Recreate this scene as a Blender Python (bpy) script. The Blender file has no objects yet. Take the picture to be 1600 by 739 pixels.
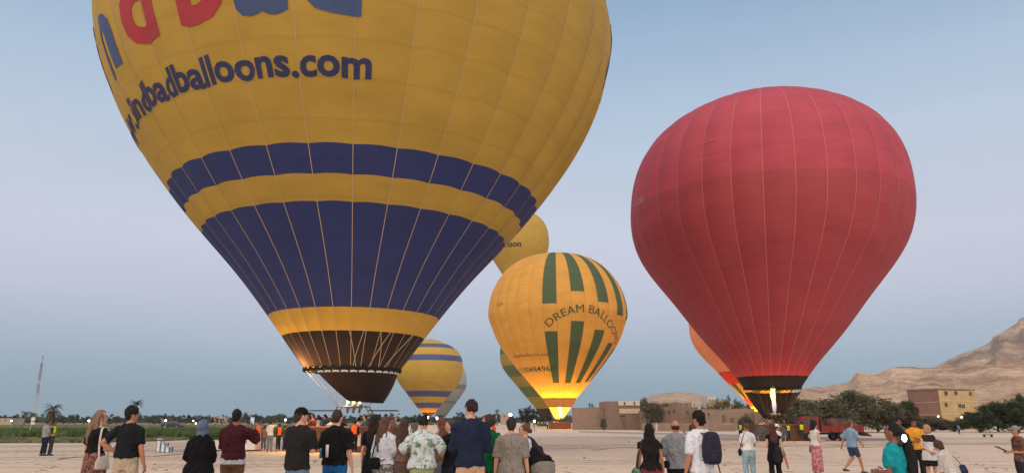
import bpy, bmesh, math, random
import numpy as np
from mathutils import Vector, Matrix, noise as mnoise

R_ = math.radians
sc = bpy.context.scene
col = sc.collection

# ------------------------------------------------------------------ camera, sky, sun, exposure
F, CY, EYE, HOR = 1150.0, 369.5, 1.57, 657.0          # focal length and horizon row in photo pixels, eye height in m
PITCH = math.atan((HOR - CY) / F)
CP, SP = math.cos(PITCH), math.sin(PITCH)
cam = bpy.data.cameras.new('camera')
cam.sensor_width = 36.0
cam.lens = F / 1600.0 * 36.0
cam.clip_end = 20000
cam_o = bpy.data.objects.new('camera', cam)
cam_o.location = (0, 0, EYE)
cam_o.rotation_euler = (math.pi / 2 + PITCH, 0, 0)
col.objects.link(cam_o)
sc.camera = cam_o

SUN_EL, SUN_AZ = R_(40), R_(190)                        # the afterglow is behind the camera
w = bpy.data.worlds.new('World'); sc.world = w; w.use_nodes = True
nt = w.node_tree; bg = nt.nodes['Background']
sky = nt.nodes.new('ShaderNodeTexSky'); sky.sky_type = 'NISHITA'; sky.sun_disc = False
sky.sun_elevation = R_(3); sky.sun_rotation = SUN_AZ; sky.altitude = 80; sky.dust_density = 1.5; sky.ozone_density = 3
tc = nt.nodes.new('ShaderNodeTexCoord'); sep = nt.nodes.new('ShaderNodeSeparateXYZ')
nt.links.new(tc.outputs['Generated'], sep.inputs[0])
ramp = nt.nodes.new('ShaderNodeValToRGB'); ramp.color_ramp.interpolation = 'B_SPLINE'
def S2L(r, g, b, k=1.0):
    f = lambda u: (u / 255 / 12.92 if u <= 10.3 else ((u / 255 + .055) / 1.055) ** 2.4) * k
    return (f(r), f(g), f(b), 1)
# twilight arch opposite the sun: blue-grey earth shadow, lavender belt, pale blue above (position = sine of elevation)
stops = [(0.0, (131, 153, 169)), (.045, (133, 155, 172)), (.09, (156, 172, 190)), (.13, (177, 185, 203)), (.175, (192, 195, 212)), (.23, (195, 199, 215)), (.30, (185, 195, 210)),
         (.38, (173, 189, 208)), (.47, (150, 173, 198)), (.56, (134, 162, 191)), (.75, (120, 154, 188)), (1.0, (104, 141, 181))]
cr = ramp.color_ramp
while len(cr.elements) < len(stops): cr.elements.new(.5)
for e, (p, c) in zip(cr.elements, stops): e.position = p; e.color = S2L(*c)
nt.links.new(sep.outputs[2], ramp.inputs[0])
cn = nt.nodes.new('ShaderNodeTexNoise'); cm = nt.nodes.new('ShaderNodeMapping'); cm.inputs['Scale'].default_value = (1.2, 1.2, 7)
nt.links.new(tc.outputs['Generated'], cm.inputs[0]); nt.links.new(cm.outputs[0], cn.inputs['Vector']); cn.inputs['Scale'].default_value = 1.6; cn.inputs['Detail'].default_value = 4
cmr = nt.nodes.new('ShaderNodeMapRange'); cmr.inputs[1].default_value = .3; cmr.inputs[2].default_value = .7; cmr.inputs[3].default_value = .965; cmr.inputs[4].default_value = 1.035
nt.links.new(cn.outputs[0], cmr.inputs[0])
csc = nt.nodes.new('ShaderNodeVectorMath'); csc.operation = 'SCALE'; nt.links.new(ramp.outputs[0], csc.inputs[0]); nt.links.new(cmr.outputs[0], csc.inputs['Scale'])
addn = nt.nodes.new('ShaderNodeMixRGB'); addn.blend_type = 'ADD'; addn.inputs[0].default_value = .018
nt.links.new(csc.outputs[0], addn.inputs[1]); nt.links.new(sky.outputs[0], addn.inputs[2])
nt.links.new(addn.outputs[0], bg.inputs[0]); bg.inputs[1].default_value = .94

sun = bpy.data.lights.new('sun', 'SUN'); sun.energy = 3.2; sun.angle = R_(130); sun.color = (1, .75, .50)
sun_o = bpy.data.objects.new('sun', sun); col.objects.link(sun_o)
sd = Vector((math.sin(SUN_AZ) * math.cos(SUN_EL), math.cos(SUN_AZ) * math.cos(SUN_EL), math.sin(SUN_EL)))
sun_o.rotation_euler = sd.to_track_quat('Z', 'Y').to_euler()
sun_o.location = (0, -30, 60)
vs = sc.view_settings
vs.view_transform = 'Standard'; vs.look = 'None'; vs.gamma = 1; vs.exposure = 0.24; vs.use_curve_mapping = False

rnd = random.Random(7)

# ------------------------------------------------------------------ pixel helpers (a pixel gives a direction, the ground or a distance gives the rest)
def ray(px, py):
    u = (px - 800) / F; v = (CY - py) / F
    return np.array([u, CP - v * SP, SP + v * CP])
def ground(px, py, h=0.0):
    d = ray(px, py); t = (h - EYE) / d[2]
    return d * t + np.array([0, 0, EYE])
def at(px, py, D):
    d = ray(px, py); t = D / d[1]
    return d * t + np.array([0, 0, EYE])
def proj(p):
    x, y, z = p[0], p[1], p[2] - EYE
    dep = y * CP + z * SP
    return 800 + F * x / dep, CY - F * (-y * SP + z * CP) / dep

# ------------------------------------------------------------------ objects and tags
def tag(o, label=None, cat=None, group=None, kind=None):
    if label: o['label'] = label
    if cat: o['category'] = cat
    if group: o['group'] = group
    if kind: o['kind'] = kind
    return o
def empty(name, loc=(0, 0, 0), rz=0.0):
    o = bpy.data.objects.new(name, None); o.location = loc; o.rotation_euler = (0, 0, rz)
    o.empty_display_size = .2
    col.objects.link(o); return o
def link(name, me, mats, parent=None, loc=None, smooth=False):
    if not isinstance(mats, (list, tuple)): mats = [mats]
    if len(me.materials) == 0:
        for m in mats: me.materials.append(m)
    if smooth: me.polygons.foreach_set('use_smooth', [True] * len(me.polygons))
    o = bpy.data.objects.new(name, me)
    if loc is not None: o.location = loc
    if parent is not None: o.parent = parent
    col.objects.link(o); return o

class G:
    """collects vertices and faces"""
    def __init__(s): s.v = []; s.f = []; s.m = []
    def add(s, vs, fs, mi=0):
        b = len(s.v); s.v.extend([tuple(map(float, p)) for p in vs])
        s.f.extend([tuple(b + i for i in f) for f in fs]); s.m.extend([mi] * len(fs)); return s
    def box(s, c, d, rz=0, mi=0):
        x, y, z = d[0] / 2, d[1] / 2, d[2] / 2; ca, sa = math.cos(rz), math.sin(rz)
        P = [(sx * x, sy * y, sz * z) for sz in (-1, 1) for sy in (-1, 1) for sx in (-1, 1)]
        P = [(c[0] + a * ca - b * sa, c[1] + a * sa + b * ca, c[2] + q) for a, b, q in P]
        return s.add(P, [(0, 2, 3, 1), (4, 5, 7, 6), (0, 1, 5, 4), (2, 6, 7, 3), (0, 4, 6, 2), (1, 3, 7, 5)], mi)
    def tube(s, pts, rad, n=10, side=(1, 0, 0), cap=True, mi=0):
        pts = [np.array(p, float) for p in pts]; k = len(pts)
        rad = [(r, r) if not isinstance(r, (tuple, list)) else r for r in (rad if isinstance(rad, (list, tuple)) and len(rad) == k else [rad] * k)]
        side = np.array(side, float); vs = []
        for i in range(k):
            t = pts[min(i + 1, k - 1)] - pts[max(i - 1, 0)]; t /= (np.linalg.norm(t) + 1e-9)
            a = side - t * side.dot(t)
            if np.linalg.norm(a) < .05:
                q = np.array((0, 1, 0.)) if abs(t[1]) < .8 else np.array((0, 0, 1.)); a = q - t * q.dot(t)
            a /= np.linalg.norm(a); b = np.cross(t, a)
            for j in range(n):
                th = 2 * math.pi * j / n
                vs.append(pts[i] + a * math.cos(th) * rad[i][0] + b * math.sin(th) * rad[i][1])
        fs = [(i * n + j, i * n + (j + 1) % n, (i + 1) * n + (j + 1) % n, (i + 1) * n + j) for i in range(k - 1) for j in range(n)]
        if cap: fs += [tuple(reversed(range(n))), tuple(range((k - 1) * n, k * n))]
        return s.add(vs, fs, mi)
    def ell(s, c, r, nu=14, nv=9, M=None, mi=0):
        vs = [(0, 0, 1)]; 
        for i in range(1, nv):
            th = math.pi * i / nv
            for j in range(nu):
                ph = 2 * math.pi * j / nu
                vs.append((math.sin(th) * math.cos(ph), math.sin(th) * math.sin(ph), math.cos(th)))
        vs.append((0, 0, -1)); L = len(vs) - 1
        P = np.array(vs) * np.array(r)
        if M is not None: P = P @ np.array(M).T
        P = P + np.array(c)
        fs = [(0, 1 + j, 1 + (j + 1) % nu) for j in range(nu)]
        for i in range(nv - 2):
            for j in range(nu):
                a = 1 + i * nu + j; b = 1 + i * nu + (j + 1) % nu
                fs.append((a, a + nu, b + nu, b))
        base = 1 + (nv - 2) * nu
        fs += [(L, base + (j + 1) % nu, base + j) for j in range(nu)]
        return s.add(P, fs, mi)
    def xf(s, fn): s.v = [tuple(fn(p)) for p in s.v]; return s
    def mesh(s, name='m'):
        me = bpy.data.meshes.new(name); me.from_pydata(s.v, [], s.f); me.update()
        if any(s.m): me.polygons.foreach_set('material_index', s.m)
        return me

# ------------------------------------------------------------------ materials
MC = {}
def nodes_of(name):
    m = bpy.data.materials.new(name); m.use_nodes = True
    return m, m.node_tree, m.node_tree.nodes['Principled BSDF']
def nd(t, ty, **kw):
    n = t.nodes.new(ty)
    for k, v in kw.items(): setattr(n, k, v)
    return n
def plain(name, c, rough=.7, var=.18, scale=6.0, metal=0.0, bump=0.0, stretch=(1, 1, 1), bscale=None, spec=.3):
    """colour with two scales of uneven tone, and fine relief"""
    if name in MC: return MC[name]
    m, t, b = nodes_of(name)
    co = nd(t, 'ShaderNodeTexCoord'); mp = nd(t, 'ShaderNodeMapping'); mp.inputs['Scale'].default_value = stretch
    t.links.new(co.outputs['Object'], mp.inputs[0])
    n1 = nd(t, 'ShaderNodeTexNoise'); n1.inputs['Scale'].default_value = scale; n1.inputs['Detail'].default_value = 5
    n1.inputs['Roughness'].default_value = .65
    t.links.new(mp.outputs[0], n1.inputs['Vector'])
    mr = nd(t, 'ShaderNodeMapRange'); mr.inputs[1].default_value = .25; mr.inputs[2].default_value = .75
    mr.inputs[3].default_value = 1 - var; mr.inputs[4].default_value = 1 + var
    t.links.new(n1.outputs[0], mr.inputs[0])
    mx = nd(t, 'ShaderNodeVectorMath', operation='SCALE'); mx.inputs[0].default_value = c[:3]
    t.links.new(mr.outputs[0], mx.inputs['Scale']); t.links.new(mx.outputs[0], b.inputs['Base Color'])
    b.inputs['Roughness'].default_value = rough; b.inputs['Metallic'].default_value = metal
    b.inputs['Specular IOR Level'].default_value = spec
    if bump:
        n2 = nd(t, 'ShaderNodeTexNoise'); n2.inputs['Scale'].default_value = bscale or scale * 3; n2.inputs['Detail'].default_value = 4
        t.links.new(mp.outputs[0], n2.inputs['Vector'])
        bp = nd(t, 'ShaderNodeBump'); bp.inputs['Strength'].default_value = bump; bp.inputs['Distance'].default_value = .05
        t.links.new(n2.outputs[0], bp.inputs['Height']); t.links.new(bp.outputs[0], b.inputs['Normal'])
    MC[name] = m; return m
def cloth(rgb, rough=.9):
    k = 'cloth_%d_%d_%d' % rgb
    return plain(k, S2L(*rgb), rough, .26, 7, bump=.6, bscale=22, spec=.15)
def skin(rgb=(176, 128, 104)):
    return plain('skin_%d_%d_%d' % rgb, S2L(*rgb), .55, .08, 12, spec=.3)
def hairm(rgb):
    return plain('hair_%d_%d_%d' % rgb, S2L(*rgb), .6, .35, 30, bump=.5, stretch=(3, 3, .4), bscale=60, spec=.25)
def two_tone(name, c1, c2, scale, lo, hi, rough=.9, kind='noise', c3=None):
    if name in MC: return MC[name]
    m, t, b = nodes_of(name)
    co = nd(t, 'ShaderNodeTexCoord')
    n1 = nd(t, 'ShaderNodeTexNoise'); n1.inputs['Scale'].default_value = scale; n1.inputs['Detail'].default_value = 2
    n1.inputs['Distortion'].default_value = .8
    t.links.new(co.outputs['Object'], n1.inputs['Vector'])
    r = nd(t, 'ShaderNodeValToRGB'); r.color_ramp.elements[0].position = lo; r.color_ramp.elements[1].position = hi
    r.color_ramp.elements[0].color = c1; r.color_ramp.elements[1].color = c2
    if c3: e = r.color_ramp.elements.new(min(1, hi + .12)); e.color = c3
    t.links.new(n1.outputs[0], r.inputs[0]); t.links.new(r.outputs[0], b.inputs['Base Color'])
    b.inputs['Roughness'].default_value = rough; b.inputs['Specular IOR Level'].default_value = .15
    MC[name] = m; return m
def envelope_mat(name, c, trans=.35, var=.10, tint=1.0):
    """thin balloon nylon: light scatters back and through"""
    if name in MC: return MC[name]
    m = bpy.data.materials.new(name); m.use_nodes = True; t = m.node_tree
    for n in list(t.nodes): t.nodes.remove(n)
    out = nd(t, 'ShaderNodeOutputMaterial')
    co = nd(t, 'ShaderNodeTexCoord')
    mp = nd(t, 'ShaderNodeMapping'); mp.inputs['Scale'].default_value = (.5, .5, 1.3); t.links.new(co.outputs['Object'], mp.inputs[0])
    n1 = nd(t, 'ShaderNodeTexNoise'); n1.inputs['Scale'].default_value = .55; n1.inputs['Detail'].default_value = 6; n1.inputs['Roughness'].default_value = .6
    t.links.new(mp.outputs[0], n1.inputs['Vector'])
    mr = nd(t, 'ShaderNodeMapRange'); mr.inputs[1].default_value = .3; mr.inputs[2].default_value = .7
    mr.inputs[3].default_value = 1 - var; mr.inputs[4].default_value = 1 + var
    t.links.new(n1.outputs[0], mr.inputs[0])
    wv = nd(t, 'ShaderNodeTexWave'); wv.bands_direction = 'Z'; wv.inputs['Scale'].default_value = .22; wv.inputs['Distortion'].default_value = .4
    t.links.new(co.outputs['Object'], wv.inputs['Vector'])
    mr2 = nd(t, 'ShaderNodeMapRange'); mr2.inputs[1].default_value = 0; mr2.inputs[2].default_value = .04; mr2.inputs[3].default_value = .93; mr2.inputs[4].default_value = 1
    t.links.new(wv.outputs['Fac'], mr2.inputs[0])
    mu = nd(t, 'ShaderNodeMath', operation='MULTIPLY'); t.links.new(mr.outputs[0], mu.inputs[0]); t.links.new(mr2.outputs[0], mu.inputs[1])
    mx = nd(t, 'ShaderNodeVectorMath', operation='SCALE'); mx.inputs[0].default_value = c[:3]; t.links.new(mu.outputs[0], mx.inputs['Scale'])
    n2 = nd(t, 'ShaderNodeTexNoise'); n2.inputs['Scale'].default_value = 2.2; n2.inputs['Detail'].default_value = 3
    mp2 = nd(t, 'ShaderNodeMapping'); mp2.inputs['Scale'].default_value = (1, 1, .35); t.links.new(co.outputs['Object'], mp2.inputs[0])
    t.links.new(mp2.outputs[0], n2.inputs['Vector'])
    bp = nd(t, 'ShaderNodeBump'); bp.inputs['Strength'].default_value = .25; bp.inputs['Distance'].default_value = .12; t.links.new(n2.outputs[0], bp.inputs['Height'])
    d = nd(t, 'ShaderNodeBsdfPrincipled'); d.inputs['Roughness'].default_value = .55; d.inputs['Specular IOR Level'].default_value = .25
    tr = nd(t, 'ShaderNodeBsdfTranslucent'); ms = nd(t, 'ShaderNodeMixShader'); ms.inputs[0].default_value = trans
    t.links.new(mx.outputs[0], d.inputs['Base Color']); t.links.new(mx.outputs[0], tr.inputs['Color'])
    t.links.new(bp.outputs[0], d.inputs['Normal'])
    t.links.new(d.outputs[0], ms.inputs[1]); t.links.new(tr.outputs[0], ms.inputs[2]); t.links.new(ms.outputs[0], out.inputs['Surface'])
    MC[name] = m; return m
def emit(name, c, s):
    if name in MC: return MC[name]
    m, t, b = nodes_of(name)
    b.inputs['Base Color'].default_value = (0, 0, 0, 1)
    b.inputs['Emission Color'].default_value = c; b.inputs['Emission Strength'].default_value = s
    MC[name] = m; return m
def flame_mat(name, strength):
    """flame: white-yellow core at the nozzle, thin orange tongue at the tip"""
    if name in MC: return MC[name]
    m = bpy.data.materials.new(name); m.use_nodes = True; t = m.node_tree
    for n in list(t.nodes): t.nodes.remove(n)
    out = nd(t, 'ShaderNodeOutputMaterial'); co = nd(t, 'ShaderNodeTexCoord'); sp = nd(t, 'ShaderNodeSeparateXYZ')
    t.links.new(co.outputs['Generated'], sp.inputs[0])
    r = nd(t, 'ShaderNodeValToRGB'); e = r.color_ramp.elements
    e[0].position = 0; e[0].color = (.75, .55, .9, 1); e[1].position = .22; e[1].color = (1, .75, .55, 1)
    for p, c in ((.4, (1, .86, .45, 1)), (.7, (1, .72, .22, 1)), (.85, (1, .38, .06, 1)), (1, (.8, .2, .03, 1))):
        x = e.new(p); x.color = c
    t.links.new(sp.outputs[2], r.inputs[0])
    r2 = nd(t, 'ShaderNodeValToRGB'); e = r2.color_ramp.elements
    e[0].position = 0; e[0].color = (.35, .35, .35, 1); e[1].position = .3; e[1].color = (1, 1, 1, 1)
    for p, v in ((.72, 1.0), (.80, .25), (1, .06)):
        x = e.new(p); x.color = (v, v, v, 1)
    t.links.new(sp.outputs[2], r2.inputs[0])
    mu = nd(t, 'ShaderNodeMath', operation='MULTIPLY'); mu.inputs[1].default_value = strength; t.links.new(r2.outputs[0], mu.inputs[0])
    em = nd(t, 'ShaderNodeEmission'); t.links.new(r.outputs[0], em.inputs[0]); t.links.new(mu.outputs[0], em.inputs[1])
    tp = nd(t, 'ShaderNodeBsdfTransparent'); ms = nd(t, 'ShaderNodeMixShader')
    r3 = nd(t, 'ShaderNodeValToRGB'); e = r3.color_ramp.elements
    e[0].position = 0; e[0].color = (.5, .5, .5, 1); e[1].position = .25; e[1].color = (.95, .95, .95, 1)
    for p, v in ((.72, .95), (.85, .45), (1, .05)):
        x = e.new(p); x.color = (v, v, v, 1)
    t.links.new(sp.outputs[2], r3.inputs[0]); t.links.new(r3.outputs[0], ms.inputs[0])
    t.links.new(tp.outputs[0], ms.inputs[1]); t.links.new(em.outputs[0], ms.inputs[2]); t.links.new(ms.outputs[0], out.inputs['Surface'])
    MC[name] = m; return m
def leaf_mat(name, c, var=.4):
    if name in MC: return MC[name]
    m = bpy.data.materials.new(name); m.use_nodes = True; t = m.node_tree
    for n in list(t.nodes): t.nodes.remove(n)
    out = nd(t, 'ShaderNodeOutputMaterial'); co = nd(t, 'ShaderNodeNewGeometry')
    n1 = nd(t, 'ShaderNodeTexNoise'); n1.inputs['Scale'].default_value = 1.1; n1.inputs['Detail'].default_value = 6
    t.links.new(co.outputs['Position'], n1.inputs['Vector'])
    mr = nd(t, 'ShaderNodeMapRange'); mr.inputs[1].default_value = .3; mr.inputs[2].default_value = .7; mr.inputs[3].default_value = 1 - var; mr.inputs[4].default_value = 1 + var
    t.links.new(n1.outputs[0], mr.inputs[0])
    mx = nd(t, 'ShaderNodeVectorMath', operation='SCALE'); mx.inputs[0].default_value = c[:3]; t.links.new(mr.outputs[0], mx.inputs['Scale'])
    d = nd(t, 'ShaderNodeBsdfDiffuse'); tr = nd(t, 'ShaderNodeBsdfTranslucent'); ms = nd(t, 'ShaderNodeMixShader'); ms.inputs[0].default_value = .25
    t.links.new(mx.outputs[0], d.inputs[0]); t.links.new(mx.outputs[0], tr.inputs[0])
    t.links.new(d.outputs[0], ms.inputs[1]); t.links.new(tr.outputs[0], ms.inputs[2]); t.links.new(ms.outputs[0], out.inputs['Surface'])
    MC[name] = m; return m

# a scratch scene, only to turn text and voxel shapes into plain meshes
tmp = bpy.data.scenes.new('scratch')
def bake(o):
    tmp.collection.objects.link(o)
    tmp.view_layers[0].update(); dg = tmp.view_layers[0].depsgraph
    me = bpy.data.meshes.new_from_object(o.evaluated_get(dg), depsgraph=dg)
    tmp.collection.objects.unlink(o); bpy.data.objects.remove(o)
    return me
def remesh(g, voxel, smooth=2, folds=0.0, ffreq=9.0, seed=0.0, zfold=.45):
    """one continuous surface from overlapping tapered shapes"""
    o = bpy.data.objects.new('t', g.mesh())
    md = o.modifiers.new('r', 'REMESH'); md.mode = 'VOXEL'; md.voxel_size = voxel; md.use_smooth_shade = True
    if smooth:
        ms = o.modifiers.new('s', 'SMOOTH'); ms.factor = .5; ms.iterations = smooth
    src = o.data
    me = bake(o); bpy.data.meshes.remove(src)
    if folds:
        n = len(me.vertices); co = np.empty(n * 3); me.vertices.foreach_get('co', co); co = co.reshape(-1, 3)
        no = np.empty(n * 3); me.vertices.foreach_get('normal', no); no = no.reshape(-1, 3)
        d = np.array([mnoise.noise((p[0] * ffreq + seed, p[1] * ffreq, p[2] * ffreq * zfold + seed)) + .5 * mnoise.noise((p[0] * ffreq * 2.3, p[1] * ffreq * 2.3 + seed, p[2] * ffreq)) for p in co])
        co += no * (d * folds)[:, None]
        me.vertices.foreach_set('co', co.ravel()); me.update()
    me.polygons.foreach_set('use_smooth', [True] * len(me.polygons))
    return me
def text_tris(s, bold=.0, maxlen=.15, space=1.0):
    cu = bpy.data.curves.new('t', 'FONT'); cu.body = s; cu.size = 1; cu.offset = bold; cu.space_character = space; cu.resolution_u = 3
    me = bake(bpy.data.objects.new('t', cu))
    bm = bmesh.new(); bm.from_mesh(me); bpy.data.meshes.remove(me)
    bmesh.ops.remove_doubles(bm, verts=bm.verts, dist=1e-5)
    bmesh.ops.triangulate(bm, faces=bm.faces)
    for k in range(5):
        L = [e for e in bm.edges if e.calc_length() > maxlen]
        if not L: break
        bmesh.ops.subdivide_edges(bm, edges=L, cuts=1)
        bmesh.ops.triangulate(bm, faces=bm.faces)
    bm.verts.index_update()
    V = np.array([v.co[:] for v in bm.verts]); Fc = [tuple(v.index for v in f.verts) for f in bm.faces]
    bm.free(); return V, Fc

# ================================================================== THE SETTING
def sheet(name, poly, z, mat, kind='structure'):
    me = bpy.data.meshes.new(name); me.from_pydata([(x, y, z) for x, y in poly], [], [tuple(range(len(poly)))])
    o = link(name, me, mat); tag(o, kind=kind); return o
def ground_mat(name, c1, c2, c3, sc1, sc2, stretch, rough=.95, bump=.4):
    m, t, b = nodes_of(name)
    co = nd(t, 'ShaderNodeTexCoord'); mp = nd(t, 'ShaderNodeMapping'); mp.inputs['Scale'].default_value = stretch
    t.links.new(co.outputs['Object'], mp.inputs[0])
    n1 = nd(t, 'ShaderNodeTexNoise'); n1.inputs['Scale'].default_value = sc1; n1.inputs['Detail'].default_value = 6; n1.inputs['Roughness'].default_value = .6; n1.inputs['Distortion'].default_value = .4
    t.links.new(mp.outputs[0], n1.inputs['Vector'])
    r = nd(t, 'ShaderNodeValToRGB'); e = r.color_ramp.elements
    e[0].position = .33; e[0].color = c1; e[1].position = .5; e[1].color = c2; x = e.new(.68); x.color = c3
    t.links.new(n1.outputs[0], r.inputs[0])
    n2 = nd(t, 'ShaderNodeTexNoise'); n2.inputs['Scale'].default_value = sc2; n2.inputs['Detail'].default_value = 8; n2.inputs['Roughness'].default_value = .75
    t.links.new(co.outputs['Object'], n2.inputs['Vector'])
    mr = nd(t, 'ShaderNodeMapRange'); mr.inputs[1].default_value = .3; mr.inputs[2].default_value = .7; mr.inputs[3].default_value = .91; mr.inputs[4].default_value = 1.07
    t.links.new(n2.outputs[0], mr.inputs[0])
    mx = nd(t, 'ShaderNodeVectorMath', operation='SCALE'); t.links.new(r.outputs[0], mx.inputs[0]); t.links.new(mr.outputs[0], mx.inputs['Scale'])
    t.links.new(mx.outputs[0], b.inputs['Base Color']); b.inputs['Roughness'].default_value = rough; b.inputs['Specular IOR Level'].default_value = .1
    bp = nd(t, 'ShaderNodeBump'); bp.inputs['Strength'].default_value = bump; bp.inputs['Distance'].default_value = .08
    t.links.new(n2.outputs[0], bp.inputs['Height']); t.links.new(bp.outputs[0], b.inputs['Normal'])
    return m
sand = ground_mat('sand', (.545, .445, .36, 1), (.585, .48, .39, 1), (.615, .508, .415, 1), .10, 1.6, (.16, 1.0, 1))
sheet('sand_ground', [(-4000, -4000), (4000, -4000), (4000, 4000), (-4000, 4000)], 0, sand)
road_m = ground_mat('packed_track', (.27, .25, .24, 1), (.31, .285, .27, 1), (.35, .32, .30, 1), .2, 1.0, (.3, 1, 1))
a, b, c, d = ground(905, 675.0), ground(1400, 689), ground(1400, 684.6), ground(905, 672.6)
sheet('dirt_road', [a[:2], b[:2], c[:2], d[:2]], .004, road_m)
field_m = ground_mat('field_soil', (.13, .13, .075, 1), (.18, .17, .105, 1), (.30, .255, .18, 1), .06, .8, (.25, 1, 1))
fp = [ground(-260, 694), ground(0, 692), ground(120, 691.5), ground(210, 690), ground(300, 687), ground(360, 685), ground(470, 681), ground(560, 676)]
FIELD = [tuple(p[:2]) for p in fp]
poly = FIELD + [(-40, 190), (-20, 420), (-20, 900), (-1400, 900), (-1400, 60)]
sheet('field', poly, .004, field_m)

def inside(x, y, P):
    r = False; j = len(P) - 1
    for i in range(len(P)):
        if (P[i][1] > y) != (P[j][1] > y) and x < (P[j][0] - P[i][0]) * (y - P[i][1]) / (P[j][1] - P[i][1]) + P[i][0]: r = not r
        j = i
    return r
# grass and crop growing on the field
def tufts(name, n, ymin, ymax, h0, h1, mat, label, wid, dens=None):
    g = G(); k = 0; tries = 0
    while k < n and tries < n * 12:
        tries += 1
        y = ymin + (ymax - ymin) * rnd.random() ** 1.4
        x = -y * .80 + y * .80 * rnd.random()
        if not inside(x, y, poly): continue
        if dens and mnoise.noise((x * dens, y * dens * 3, 0)) < rnd.uniform(-.35, .25): continue
        k += 1; h = rnd.uniform(h0, h1) * (1 + y / 300); ww = wid * (1 + y / 120)
        for q in range(2):
            th = rnd.random() * math.pi; dx, dy = math.cos(th) * ww, math.sin(th) * ww * .4
            ox, oy = rnd.gauss(0, ww * .5), rnd.gauss(0, ww * .5); lx = rnd.gauss(0, .12) * h
            g.add([(x + ox - dx, y + oy - dy, 0), (x + ox + dx, y + oy + dy, 0), (x + ox + dx * .5 + lx, y + oy, h * rnd.uniform(.7, 1)), (x + ox - dx * .6 + lx, y + oy, h)], [(0, 1, 2, 3)])
    tag(link(name, g.mesh(name), mat), label, 'grass', kind='stuff')
tufts('grass', 15000, 46, 240, .10, .26, leaf_mat('grass_leaf', (.17, .185, .10, 1), .5), 'dull green grass covering the flat field beside the sand', .16, .05)
tufts('crop', 9000, 66, 100, .28, .6, leaf_mat('crop_leaf', (.095, .135, .060, 1), .5), 'dark green knee high crop strip across the field', .2, None)
tufts('dry_grass', 4000, 44, 62, .06, .16, leaf_mat('dry_leaf', (.20, .18, .10, 1), .4), 'dry olive stubble along the edge of the sand', .14, .08)
# loose stones on the sand
g = G()
for k in range(170):
    y = 23 + 80 * rnd.random() ** 1.7; x = rnd.uniform(-.75, .75) * y
    if inside(x, y, poly): continue
    s = rnd.uniform(.015, .05) * (1 + y / 60)
    g.ell((x, y, s * .3), (s, s * rnd.uniform(.6, 1), s * .6), 6, 4)
tag(link('loose_stones', g.mesh(), plain('stone', (.30, .235, .19, 1), .9, .3, 3)), 'small loose stones scattered over the sand', 'stones', kind='stuff')

# pressed tyre tracks and trodden patches in the sand, and tether ropes lying on it
track_m = plain('pressed_sand', (.40, .33, .275, 1), .95, .2, 2.5, bump=.6)
g = G(); rt = random.Random(31)
for k in range(11):
    y0 = rt.uniform(26, 95); x0 = rt.uniform(-60, -20); a = rt.uniform(-.10, .10); cv = rt.uniform(-.003, .003); wv = rt.uniform(.10, .2)
    for off in (-.8, .8):
        P4 = []
        for i in range(60):
            x = x0 + i * 2.2; y = y0 + a * (x - x0) + cv * (x - x0) ** 2 + .25 * math.sin(x * .13 + k) + off
            P4 += [(x, y - wv, .003 + .0006 * k), (x, y + wv, .003 + .0006 * k)]
        for i in range(59):
            if mnoise.noise((i * .23, k * 3.1, off)) > -.12 and min(P4[2*i][1], P4[2*i+2][1]) > 22 and not inside(P4[2*i][0], P4[2*i][1], poly): g.add([P4[2*i], P4[2*i+2], P4[2*i+3], P4[2*i+1]], [(0, 1, 2, 3)])
tag(link('tyre_tracks', g.mesh(), track_m), 'faint tyre tracks pressed into the pale sand', 'tracks', kind='stuff')
g = G()
for k in range(260):
    y = 23 + 60 * rt.random() ** 1.5; x = rt.uniform(-.7, .7) * y; a = rt.uniform(0, 6.28)
    if inside(x, y, poly): continue
    for i in range(rt.randint(3, 9)):
        fx, fy = x + math.cos(a) * .62 * i + math.sin(a) * (.1 if i % 2 else -.1), y + math.sin(a) * .62 * i - math.cos(a) * (.1 if i % 2 else -.1)
        n = 8; ring = [(.14 * math.cos(b_), .055 * math.sin(b_)) for b_ in np.linspace(0, 2 * math.pi, n, endpoint=False)]
        g.add([(fx + u * math.cos(a) - v * math.sin(a), fy + u * math.sin(a) + v * math.cos(a), .0105) for u, v in ring], [tuple(range(n))])
tag(link('footprints', g.mesh(), track_m), 'trails of footprints trodden into the pale sand', 'footprints', kind='stuff')
rope_m = plain('tether_rope', (.30, .25, .20, 1), .9, .2, 10)
for lb, pts in (('long pale tether rope lying on the sand before the mud houses', ((925, 703), (960, 699), (1000, 700), (1050, 696), (1100, 697), (1160, 693))), ('slack tether rope lying on the sand near the red truck', ((1270, 700), (1310, 697), (1350, 699), (1400, 694), (1440, 695))), ('thin tether rope lying on the sand near the boarding steps', ((90, 718), (120, 714), (240, 713), (285, 709), (330, 708)))):
    g = G(); P4 = [ground(*q) + np.array([0, 0, .02]) for q in pts]; Q4 = []
    for i in range(len(P4) - 1):
        for j in range(6):
            f = j / 6; Q4.append(P4[i] * (1 - f) + P4[i + 1] * f + np.array([0, .5 * math.sin(f * math.pi) * (1 if i % 2 else -1), 0]))
    g.tube(Q4, .02, 5, (0, 0, 1)); o = link('tether_rope', g.mesh(), rope_m); tag(o, lb, 'rope', 'tether ropes on the sand')
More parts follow.
